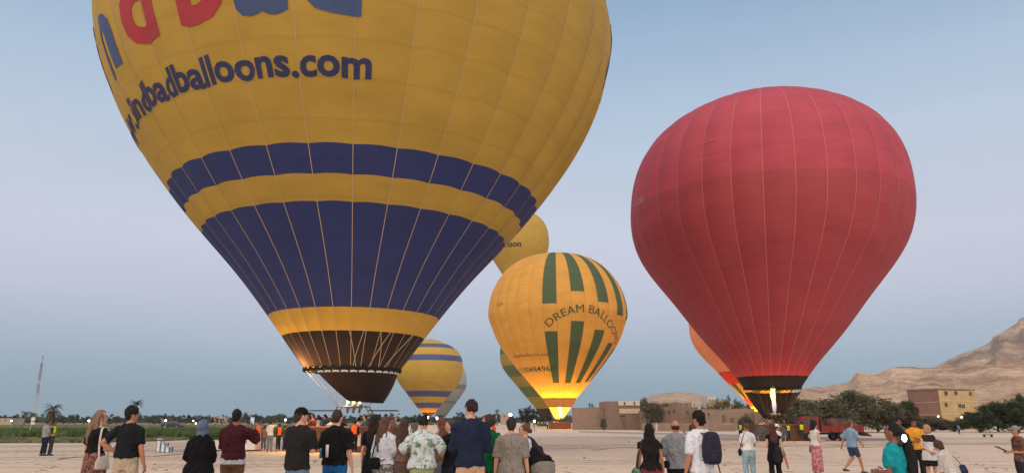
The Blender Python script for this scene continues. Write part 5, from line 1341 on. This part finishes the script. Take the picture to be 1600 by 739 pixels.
pF = person('man in black t-shirt and bright blue trousers wearing a black backpack', 528, 640, 12.3, yaw=-10, arms=('front', 'down'), headyaw=-8, skin_c=fair, hair=('short', (58, 46, 40)), shirt=('tee', (24, 24, 27), dict(hem=.90, sleeve=.9, k=.026)), lower=('trousers', (26, 84, 142)), group=W1, stout=1.06)
bt = G(); bt.tube([(-.15, -.20, 1.0), (-.15, -.20, 1.12), (-.15, -.20, 1.16)], [.035, .035, .018], 10)
tg = G(); tg.box((.0, -.335, 1.12), (.045, .012, .19))
backpack(pF, 'black backpack with blue bottle and white strip on the man\'s back', (20, 20, 23), extra=[('water_bottle', bt, plain('bottle_blue', S2L(70, 130, 165), .3), None), ('white_strip', tg, white_paint, None)])
pH = person('dark haired woman in black dress beside the woman in white', 587, 647, 13.5, yaw=-10, fem=True, arms=('down', 'front'), skin_c=fair, hair=('long', (36, 26, 24)), shirt=('dress', (22, 22, 26), dict(hem=.66, sleeve=.7, flare=.06)), group=W1)
pG = person('brown haired woman in white long sleeved top and grey striped shorts', 603, 651, 13, yaw=-20, fem=True, arms=('down', 'front'), headyaw=-15, skin_c=fair, hair=('wavy', (92, 68, 56)), shirt=('long', (196, 200, 212), dict(hem=.93, sleeve=1.85, k=.022)), lower=('shorts', stripe), group=W1)
bg_ = G(); bg_.tube([(-.09, -.19, z) for z in (.84, .86, .95, 1.03, 1.05)], [(.07, .03), (.11, .055), (.115, .055), (.10, .05), (.07, .03)], 12)
carried(pG, 'shoulder_bag', 'black crossbody bag on the back of the woman in white', 'bag', [('bag', bg_, cloth((22, 22, 26)), .012), ('strap', strap_g([(-.16, -.17, 1.02), (-.12, -.15, 1.25), (-.08, -.10, 1.44), (-.05, 0, 1.49), (.06, .12, 1.35), (.17, .08, 1.1), (.06, -.15, 1.0), (.0, -.19, 1.0)], .014, .006), cloth((22, 22, 26)), None)])
pI = person('woman with brown wavy hair in brown top and dark taupe trousers', 632, 656, 13, yaw=-5, fem=True, arms=('front', 'front'), skin_c=fair, hair=('wavy', (74, 54, 46)), shirt=('long', (116, 92, 82), dict(hem=1.0, sleeve=1.7, k=.016)), lower=('trousers', (92, 78, 74)), group=W1)
pJ = person('person in white leaf print shirt and pale green trousers', 662, 650, 12.6, yaw=-6, fem=True, arms=('out', 'out'), skin_c=fair, hair=('topbun', (30, 24, 23)), shirt=('tee', leafprint, dict(hem=.88, sleeve=1.25, k=.055, flare=.05, loose=True)), lower=('trousers', (158, 166, 124)), group=W1, stout=1.08)
pK = person('woman with auburn hair beside the leaf print shirt', 690, 653, 14.5, yaw=30, fem=True, arms=('front', 'down'), headyaw=20, skin_c=tan, hair=('long', (104, 66, 50)), shirt=('tee', (112, 78, 64), dict(hem=.92, sleeve=1.4)), lower=('trousers', (112, 108, 112)), group=W1)
pL = person('man in black t-shirt looking sideways with folded arms', 705, 655, 13, yaw=62, arms=('cross', 'cross'), headyaw=18, skin_c=fair, hair=('short', (78, 60, 50)), shirt=('tee', (22, 22, 26), dict(hem=.9, sleeve=.8)), lower=('trousers', (34, 38, 50)), group=W1)
pM = person('person in brown long sleeved top half hidden behind the navy shirt', 716, 659, 13.8, yaw=20, fem=True, arms=('front', 'front'), skin_c=tan, hair=('bob', (70, 50, 42)), shirt=('long', (128, 98, 88), dict(hem=.95, sleeve=1.8)), lower=('trousers', (40, 42, 54)), group=W1)
pN = person('very tall man with hair bun in navy shirt and beige trousers', 736, 623, 11, yaw=8, arms=('front', 'front'), headyaw=28, skin_c=fair, hair=('bun', (40, 31, 29)), shirt=('long', (30, 38, 62), dict(hem=.88, sleeve=1.3, k=.03)), lower=('trousers', (178, 148, 122)), group=W1)
pO = person('man in bright green t-shirt looking left beside the navy shirt', 763, 647, 12, yaw=35, arms=('front', 'cross'), headyaw=25, skin_c=fair, hair=('short', (66, 46, 40)), shirt=('tee', (16, 92, 52), dict(hem=.84, sleeve=1.0, k=.03)), lower=('trousers', (44, 44, 46)), group=W1)
pP = person('man in grey short sleeved shirt and beige shorts', 799, 652, 11.6, yaw=-4, arms=('down', 'down'), skin_c=fair, hair=('fade', (48, 38, 34)), shirt=('tee', (132, 126, 120), dict(hem=.84, sleeve=.95, k=.036, flare=.06)), lower=('shorts', (166, 146, 122)), group=W1, stout=1.05)
pQ = person('woman in white t-shirt glancing back over her shoulder', 820, 661, 12.4, yaw=50, fem=True, arms=('down', 'down'), headyaw=35, skin_c=fair, hair=('bun', (92, 68, 54)), shirt=('tee', (190, 194, 206), dict(hem=.93, sleeve=.6, k=.018)), lower=('trousers', (52, 54, 66)), group=W1)
pR = person('woman in black top and grey shorts bending forward', 848, 676, 12.2, yaw=30, fem=True, arms=('reach', 'reach'), bend=62, height=1.66, skin_c=fair, hair=('ponytail', (34, 26, 25)), shirt=('long', (20, 20, 23), dict(hem=.95, sleeve=1.8, k=.03)), lower=('shorts', (128, 124, 118)), group=W1, stout=1.12)
pS = person('woman with very long black hair in dark top and maroon skirt', 1014, 662, 12.6, yaw=-6, fem=True, arms=('down', 'down'), skin_c=tan, hair=('longer', (20, 18, 20)), shirt=('tee', (30, 28, 30), dict(hem=.92, sleeve=.35)), lower=('skirt', (108, 50, 58), .06), group=W1)
bg_ = G(); bg_.tube([(-.27, .0, z) for z in (.66, .70, .82, .92, .96)], [(.05, .05), (.10, .11), (.115, .12), (.08, .09), (.04, .05)], 12)
carried(pS, 'shoulder_bag', 'round green bag at the side of the long haired woman', 'bag', [('bag', bg_, two_tone('green_bag', S2L(58, 84, 70), S2L(100, 128, 108), 16, .4, .6), .013), ('strap', strap_g([(-.26, -.06, .94), (-.22, -.08, 1.2), (-.13, -.05, 1.47), (-.14, .06, 1.45), (-.23, .09, 1.2), (-.27, .06, .94)], .014, .006), cloth((48, 60, 54)), None)])
pT = person('balding man in grey t-shirt and black trousers raising his right hand', 1055, 656, 13, yaw=-8, arms=('front', 'raise'), headyaw=-8, skin_c=tan, hair=('bald', (40, 34, 32)), shirt=('tee', (124, 128, 136), dict(hem=.88, sleeve=.95, k=.03)), lower=('trousers', (26, 26, 30)), group=W1, stout=1.12)
bg_ = G(); bg_.tube([(-.20, -.05, z) for z in (.88, .90, 1.0, 1.02)], [(.03, .05), (.05, .09), (.05, .09), (.03, .05)], 12)
carried(pT, 'belt_pouch', 'black belt pouch on the balding man\'s hip', 'pouch', [('pouch', bg_, cloth((24, 24, 30)), .012), ('flap', G().box((-.245, -.05, .98), (.012, .12, .06)), cloth((24, 24, 30)), None)])
pV = person('short brown haired person half hidden behind the white polo shirt', 1083, 662, 15, yaw=10, fem=True, arms=('front', 'front'), skin_c=brownsk, hair=('bob', (72, 50, 42)), shirt=('tee', (120, 96, 84), dict(hem=.9, sleeve=.8)), lower=('trousers', (88, 76, 72)), group=W1)
pU = person('young man in white polo shirt and white shorts with navy backpack', 1092, 643, 11.4, yaw=22, arms=('down', 'front'), headyaw=12, skin_c=tan, hair=('thick', (20, 18, 20)), shirt=('tee', (206, 210, 222), dict(hem=.86, sleeve=.9, k=.028)), lower=('shorts', (188, 184, 184)), group=W1)
backpack(pU, 'navy backpack with hanging strap on the young man in white', (42, 42, 58), dx=.05, extra=[('loose_strap', strap_g([(.12, -.22, 1.02), (.15, -.24, .85), (.17, -.22, .60)], .012, .006), cloth((34, 34, 44)), None)], W=.17)
pW = person('woman in white t-shirt and light blue jeans facing the red balloon', 1166, 660, 19.5, yaw=0, fem=True, arms=('front', 'front'), skin_c=tan, hair=('bun', (84, 62, 52)), shirt=('tee', (206, 206, 208), dict(hem=.97, sleeve=.8)), lower=('trousers', (134, 162, 176)), lod=1, group=W1)
carried(pW, 'handbag', 'small black handbag at the hip of the woman in jeans', 'bag', [('bag', G().ell((-.24, .03, .92), (.05, .09, .11), 10, 8), cloth((26, 26, 30)), None), ('strap', strap_g([(-.24, 0, 1.02), (-.2, -.1, 1.25), (-.1, -.08, 1.47)], .01, .005), cloth((26, 26, 30)), None)])
pY = person('man in white cap and white t-shirt walking behind the woman in black', 1213, 662, 24.5, yaw=-75, arms=('swing_f', 'swing_b'), legs='walk', skin_c=tan, hair=('short', (50, 40, 36)), hat=('cap', (200, 200, 206)), shirt=('tee', (196, 198, 204)), lower=('shorts', (120, 112, 108)), shoes=(200, 198, 198), lod=1, group=W1)
pX = person('woman with auburn hair in black top and capri leggings', 1206, 662, 19, yaw=-4, fem=True, arms=('front', 'down'), skin_c=fair, hair=('wavy', (74, 40, 38)), shirt=('tee', (22, 20, 23), dict(hem=.72, sleeve=.2, flare=.05)), lower=('capri', (22, 22, 26)), lod=1, group=W1)
bk_ = G(); bk_.tube([(.05, -.19, z) for z in (.66, .70, .85, 1.05, 1.15)], [(.08, .05), (.13, .09), (.14, .10), (.11, .07), (.05, .03)], 12)
carried(pX, 'slouchy_bag', 'black slouchy bag hanging on the back of the woman in capri leggings', 'bag', [('bag', bk_, cloth((34, 34, 38)), .02), ('strap', strap_g([(.05, -.17, 1.13), (.10, -.08, 1.46), (.12, .06, 1.44)], .014, .006), cloth((34, 34, 38)), None)])
pZ = person('curly haired woman in white top and long pink skirt facing right', 1271, 657, 23.0, yaw=-72, fem=True, arms=('front', 'front'), headyaw=-10, skin_c=fair, hair=('curly', (36, 28, 28)), shirt=('tee', (200, 198, 200), dict(hem=.95, sleeve=.15)), lower=('skirt', pinkskirt, .03), shoes=(150, 148, 152), lod=1, group=W1)
carried(pZ, 'shoulder_bag', 'purple bag at the hip of the woman in the pink skirt', 'bag', [('bag', G().tube([(-.19, .0, z) for z in (.70, .74, .9, .95)], [(.04, .08), (.06, .13), (.06, .12), (.03, .07)], 12), cloth((78, 58, 88)), .02), ('strap', strap_g([(-.2, -.06, .94), (-.16, -.04, 1.46), (-.2, .08, .94)], .012, .005), cloth((78, 58, 88)), None)])
pAA = person('man in light blue t-shirt and dark blue shorts walking past the truck', 1327, 657, 23.6, yaw=-68, arms=('swing_b', 'swing_f'), legs='walk', headyaw=0, skin_c=tan, hair=('fade', (82, 66, 58)), shirt=('tee', (122, 152, 178), dict(hem=.88, sleeve=.9, k=.03)), lower=('shorts', (56, 72, 92)), shoes=(70, 70, 70), lod=1, group=W1, stout=1.06)
pCC = person('dark haired man behind the woman in teal', 1403, 652, 21, yaw=150, arms=('front', 'front'), skin_c=brownsk, hair=('thick', (20, 18, 18)), shirt=('tee', (92, 84, 80)), lower=('trousers', (50, 48, 50)), lod=1, group=W1)
pDD = person('man in yellow t-shirt and dark trousers facing the camera', 1426, 653, 20.5, yaw=172, arms=('cross', 'front'), skin_c=brownsk, hair=('thick', (22, 20, 20)), shirt=('tee', (206, 146, 52), dict(hem=.88, sleeve=.9, k=.03)), lower=('trousers', (36, 34, 38)), lod=1, group=W1)
pBB = person('woman in teal t-shirt with a long black ponytail', 1394, 660, 9.2, yaw=34, fem=True, arms=('front', 'front'), headyaw=14, skin_c=brownsk, hair=('ponytail', (17, 16, 19)), shirt=('tee', (22, 138, 152), dict(hem=.88, sleeve=.75, k=.024)), lower=('trousers', (40, 42, 52)), group=W1)
P_ = at(1413, 684, 9.0)
lt = empty('torch_lamp', tuple(P_)); tag(lt, 'glaring white torch held up beside the black ponytail', 'torch')
link('lens', G().ell((0, 0, 0), (.028, .02, .042), 12, 8).mesh(), emit('torch_glow', (1, .96, .86, 1), 12), lt, smooth=True)
link('handle', G().tube([(.0, .02, -.01), (-.02, .16, -.12)], [.03, .022], 10).mesh(), black_metal, lt, smooth=True)
pEE = person('woman with short blonde hair in black and white dress, hands behind her back', 1447, 663, 18.8, yaw=-4, fem=True, arms=('behind', 'behind'), skin_c=fair, hair=('bob', (176, 138, 104)), shirt=('dress', (200, 196, 198), dict(hem=.76, sleeve=.0, flare=.10)), lower=('mini', (28, 27, 30), .09), lod=1, group=W1, stout=1.08)
g = G(); zs = [1.27, 1.32, 1.38, 1.43, 1.47]; g.tube([(0, -.012, z) for z in zs], [tuple(v + .034 for v in pEE.tr(z)) for z in zs], 14); g.xf(lambda q: pEE.bend(q) * pEE.S); link('black_yoke', remesh(g, .018, 1), cloth((46, 38, 42)), pEE.root)
g = G(); zs = [1.04, 1.06, 1.085]; g.tube([(0, 0, z) for z in zs], [tuple(v + .034 for v in pEE.tr(z)) for z in zs], 14); g.xf(lambda q: pEE.bend(q) * pEE.S); link('belt', remesh(g, .016, 1), cloth((60, 56, 60)), pEE.root)
pFF = person('person in white shirt crouching down with a navy shoulder bag', 1483, 690, 17.6, yaw=35, fem=True, arms=('reach', 'reach'), legs='squat', bend=22, height=1.66, skin_c=fair, hair=('bob', (74, 52, 44)), shirt=('long', (182, 178, 174), dict(hem=.90, sleeve=1.5, k=.04)), lower=('trousers', (150, 138, 128)), lod=1, group=W1)
carried(pFF, 'shoulder_bag', 'navy bag slung on the back of the crouching person', 'bag', [('bag', G().tube([(.16, -.20, z) for z in (.90, .93, 1.04, 1.07)], [(.09, .03), (.13, .06), (.13, .06), (.09, .03)], 12), cloth((40, 46, 72)), .018), ('strap', strap_g([(.2, -.18, 1.05), (.14, -.16, 1.25), (.02, -.09, 1.46)], .014, .006), cloth((40, 46, 72)), None)])
pGG = person('man in grey cap, brown shirt and dark shorts looking at a tablet', 1586, 665, 16.5, yaw=75, arms=('front', 'front'), skin_c=tan, hair=('short', (70, 56, 50)), hat=('cap', (128, 132, 136)), shirt=('tee', two_tone('brown_shirt', S2L(74, 52, 48), S2L(116, 84, 74), 12, .42, .6), dict(hem=.86, sleeve=.9, k=.03)), lower=('shorts', (44, 44, 52)), lod=1, group=W1)
S0, e_, w_ = pGG.A[1]
tb = G(); tb.add([(-.13, .38, 1.26), (.13, .38, 1.26), (.13, .58, 1.36), (-.13, .58, 1.36), (-.13, .38, 1.272), (.13, .38, 1.272), (.13, .58, 1.372), (-.13, .58, 1.372)], [(3, 2, 1, 0), (4, 5, 6, 7), (0, 1, 5, 4), (1, 2, 6, 5), (2, 3, 7, 6), (3, 0, 4, 7)])
sn = G(); sn.add([(-.12, .39, 1.279), (.12, .39, 1.279), (.12, .57, 1.369), (-.12, .57, 1.369)], [(0, 1, 2, 3)])
tb.xf(lambda q: (q[0], q[1] - .06, q[2] - .13)); sn.xf(lambda q: (q[0], q[1] - .06, q[2] - .13))
carried(pGG, 'tablet', 'dark tablet held in front of the man in the grey cap', 'tablet', [('case', tb, black_metal, None), ('screen', sn, plain('screen_dark', (.03, .035, .04, 1), .15, .02), None)])
carried(pGG, 'shoulder_bag', 'brown bag behind the man in the grey cap', 'bag', [('bag', G().tube([(-.05, -.22, z) for z in (.90, .93, 1.05, 1.08)], [(.09, .03), (.13, .06), (.13, .06), (.09, .03)], 12), cloth((84, 62, 56)), .018), ('strap', strap_g([(-.1, -.2, 1.06), (.05, -.12, 1.45), (.12, .04, 1.46)], .014, .006), cloth((84, 62, 56)), None)])
# pair standing at the edge of the field
HV = plain('hi_vis_yellow', S2L(206, 240, 30), .7, .05); HV2 = plain('hi_vis_lime', S2L(186, 210, 52), .8, .08); OR = plain('hi_vis_orange', S2L(236, 96, 34), .8, .08)
Dp = ground(72, 711.5)[1]
person('man in grey shirt and dark jeans standing at the field edge', 75, 655, Dp, yaw=-25, arms=('front', 'front'), skin_c=brownsk, hair=('short', (70, 50, 42)), shirt=('tee', (140, 142, 148), dict(hem=.9, sleeve=1.2)), lower=('trousers', (34, 40, 54)), lod=1, group='two men at the field edge')
person('man in bright yellow hi-vis vest standing at the field edge', 85, 657, Dp + .3, yaw=-70, arms=('front', 'front'), skin_c=brownsk, hair=('short', (24, 22, 22)), shirt=('vest', (70, 70, 84), dict(hem=.9, sleeve=1.0), HV), lower=('trousers', (62, 66, 82)), lod=1, group='two men at the field edge')
# helpers and passengers round the big basket
C1 = 'people around the big yellow basket'
for px, top, dD, yaw, a, sh_, lo_, hr_, vest, lb in (
    (406, 657, 1.5, -40, ('down', 'front'), (150, 120, 104), (176, 158, 146), (90, 60, 46), OR, 'helper in orange vest and pale trousers behind the raised phone'),
    (424, 656, -.5, -10, ('down', 'wave'), (206, 200, 196), (112, 112, 118), (40, 32, 30), None, 'man in white shirt waving one arm among the orange vests'),
    (437, 661, 1.0, 60, ('front', 'front'), (60, 56, 60), (48, 48, 60), (26, 22, 22), OR, 'helper in orange vest and navy trousers right of the waving man'),
    (446, 664, .8, -50, ('front', 'front'), (64, 60, 70), (58, 60, 78), (30, 26, 26), None, 'short man in dark clothes at the right end of the waving group'),
    (414, 664, 1.8, 30, ('down', 'front'), (140, 110, 104), (92, 100, 116), (50, 38, 34), None, 'person in dusty pink top behind the waving man'),
    (500, 650, .2, -30, ('front', 'down'), (66, 72, 116), (138, 152, 170), (34, 28, 28), None, 'man in blue shirt and pale jeans beside the big basket'),
    (512, 655, .6, 20, ('rail', 'front'), (196, 84, 50), (150, 130, 116), (40, 30, 28), None, 'helper in a burnt orange shirt left of the black backpack'),
    (518, 652, -.3, 40, ('phone', 'phone'), (168, 176, 186), (120, 124, 136), (40, 32, 30), None, 'person in pale grey shirt taking a photo of the basket'),
    (555, 656, -1.6, -8, ('front', 'down'), (40, 36, 38), (28, 27, 30), (30, 24, 24), OR, 'crew man in orange vest and black trousers before the big basket')):
    shv = ('vest', sh_, dict(hem=.9, sleeve=1.5), vest) if vest else ('tee', sh_, dict(hem=.9, sleeve=1.0))
    person(lb, px, top, D1 + dD - (.0 if dD < 0 else 0), yaw, False, a, skin_c=brownsk, hair=('short', hr_), shirt=shv, lower=('trousers', lo_), lod=2, group=C1)
PB = 'passengers standing in the big basket'
pal = [(120, 60, 52), (206, 206, 210), (70, 76, 110), (146, 96, 80), (48, 46, 52), (190, 178, 168), (92, 104, 98), (150, 60, 50), (186, 190, 200), (60, 50, 60), (128, 104, 92)]
names = ['brick red', 'white', 'slate blue', 'rust brown', 'charcoal', 'cream', 'sage green', 'red', 'pale blue', 'plum', 'tan']
for i, px in enumerate((490, 498, 508, 521, 536, 561, 571, 582, 593, 603, 612)):
    k = i % 11
    person('passenger in %s top standing in the big wicker basket' % names[k], px, rnd.uniform(646, 653), D1 + rnd.uniform(-.55, .65), rnd.uniform(-40, 200), bool(i % 2), ('rail', 'front') if i % 3 else ('phone', 'rail'), skin_c=(tan, brownsk, fair)[i % 3], hair=('short' if i % 2 == 0 else 'bob', ((36, 30, 28), (70, 52, 44), (24, 22, 22))[i % 3]), shirt=('tee', pal[k], dict(hem=.9, sleeve=1.0)), lower=('trousers', (56, 56, 64)), lod=2, group=PB, floor=.10)
C2 = 'crew round the red balloon'
for px, top, dD, yaw, vest, lo_, lb in ((1156, 659, 1.0, 10, True, (56, 52, 56), 'crewman in lime vest at the outer end of the red balloon crew'), (1177, 659, .6, -20, True, (60, 56, 60), 'crewman in lime vest behind the woman in the white tee'), (1230.5, 660, -1.5, 15, True, (52, 50, 56), 'crewman in lime vest right of the inflation fans'), (1251.5, 658, -1.2, -10, True, (56, 60, 72), 'crewman in lime vest near the red truck cab'), (1259, 659, -.6, 30, False, (120, 136, 152), 'man in dark blue shirt and jeans beside the red truck cab'), (1185, 662, 1.6, 60, False, (90, 80, 80), 'man in dusty pink shirt beside the inflation fan')):
    shv = ('vest', (52, 56, 62), dict(hem=.9, sleeve=1.0), HV2) if vest else ('tee', (70, 82, 100) if px > 1200 else (150, 116, 116), dict(hem=.9, sleeve=1.0))
    person(lb, px, top, D2 + dD, yaw, False, ('front', 'down'), skin_c=brownsk, hair=('short', (30, 26, 26)), shirt=shv, lower=('trousers', lo_), lod=2, group=C2)
PR = 'passengers in the red balloon basket'
for i, px in enumerate((1188, 1194, 1201, 1209, 1217, 1225, 1236, 1243)):
    k = (i * 4 + 1) % 11
    person('passenger in %s top in the red balloon basket' % names[k], px, rnd.uniform(654, 659), D2 + .3 + rnd.uniform(-.6, .6), rnd.uniform(0, 360), bool(i % 2), ('rail', 'front'), skin_c=(tan, brownsk, fair)[i % 3], hair=('short', ((36, 30, 28), (70, 52, 44), (24, 22, 22))[i % 3]), shirt=('tee', pal[k], dict(hem=.9, sleeve=1.0)), lower=('trousers', (56, 56, 64)), lod=2, group=PR, floor=.10)
PD = 'passengers in the green striped balloon basket'
for i, px in enumerate((866, 871, 876, 881, 886, 891, 895)):
    person('passenger standing in the basket of the green striped balloon', px, rnd.uniform(655.5, 658), D3 + rnd.uniform(-.6, .6), rnd.uniform(0, 360), bool(i % 2), ('rail', 'front'), skin_c=(tan, brownsk, fair)[i % 3], hair=('short', (36, 30, 28)), shirt=('tee', pal[(i * 4 + 1) % 11]), lower=('trousers', (56, 56, 64)), shoes=None, lod=2, group=PD, floor=.10)
for px, c, lb in ((900, (196, 96, 70), 'helper in orange top by the lit basket'), (906, (150, 60, 56), 'helper in red top between basket and dark truck'), (855.5, (196, 196, 200), 'man in white top and black trousers left of the lit basket')):
    person(lb, px, 656.5, D3 - 4, rnd.uniform(0, 90), False, ('down', 'front'), skin_c=brownsk, hair=('short', (36, 30, 28)), shirt=('tee', c), lower=('trousers', (30, 30, 34)), shoes=None, lod=2, group='helpers by the lit basket')
for i, px in enumerate((828, 834, 841, 847, 852, 860)):
    person('far crew member in lime vest under the banded olive balloon', px, 657.2 + .3 * (i % 2), 190 + i * 3, rnd.uniform(0, 360), False, ('down', 'front'), skin_c=brownsk, hair=('short', (30, 26, 26)), shirt=('vest', (90, 96, 92), dict(hem=.9, sleeve=1.0), HV2), lower=('trousers', (70, 64, 64)), shoes=None, lod=2, group='far crew in lime vests')
person('man in orange shirt walking beyond the green t-shirt', 772, 659, 42, -60, False, ('swing_f', 'swing_b'), 'walk', skin_c=brownsk, hair=('short', (24, 22, 22)), shirt=('tee', (224, 98, 44), dict(hem=.86, sleeve=1.0)), lower=('trousers', (150, 150, 154)), shoes=None, lod=2)
person('small figure in white robe standing before the mud wall', 1025.5, 660, 112, 170, False, ('down', 'down'), skin_c=brownsk, hair=('scarf', (190, 186, 182)), shirt=('abaya', (190, 186, 182), dict(hem=.1, sleeve=1.8, flare=.05)), shoes=None, lod=2)
person('far figure in dark clothes behind the woman with brown wavy hair', 648, 655, 50, 20, False, ('down', 'front'), skin_c=brownsk, hair=('short', (30, 26, 26)), shirt=('tee', (110, 112, 118)), lower=('trousers', (60, 60, 66)), shoes=None, lod=2)
person('man in blue shirt by the bushes below the yellow house', 1497, 662, 92, 10, False, ('down', 'down'), skin_c=brownsk, hair=('short', (30, 26, 26)), shirt=('tee', (92, 116, 140)), lower=('trousers', (60, 60, 66)), shoes=None, lod=2)
bpy.data.scenes.remove(tmp)

# ================================================================== AIR
g = G(); g.box((0, 925, 149), (3400, 2050, 300))
hz_m = bpy.data.materials.new('thin_air'); hz_m.use_nodes = True; t = hz_m.node_tree
for n in list(t.nodes): t.nodes.remove(n)
out = nd(t, 'ShaderNodeOutputMaterial'); pv = nd(t, 'ShaderNodeVolumePrincipled')
pv.inputs['Color'].default_value = (.80, .90, 1, 1); pv.inputs['Density'].default_value = .00013; pv.inputs['Anisotropy'].default_value = 0
t.links.new(pv.outputs[0], out.inputs['Volume'])
tag(link('haze', g.mesh(), hz_m), 'thin evening haze over the whole plain', 'haze', kind='stuff')
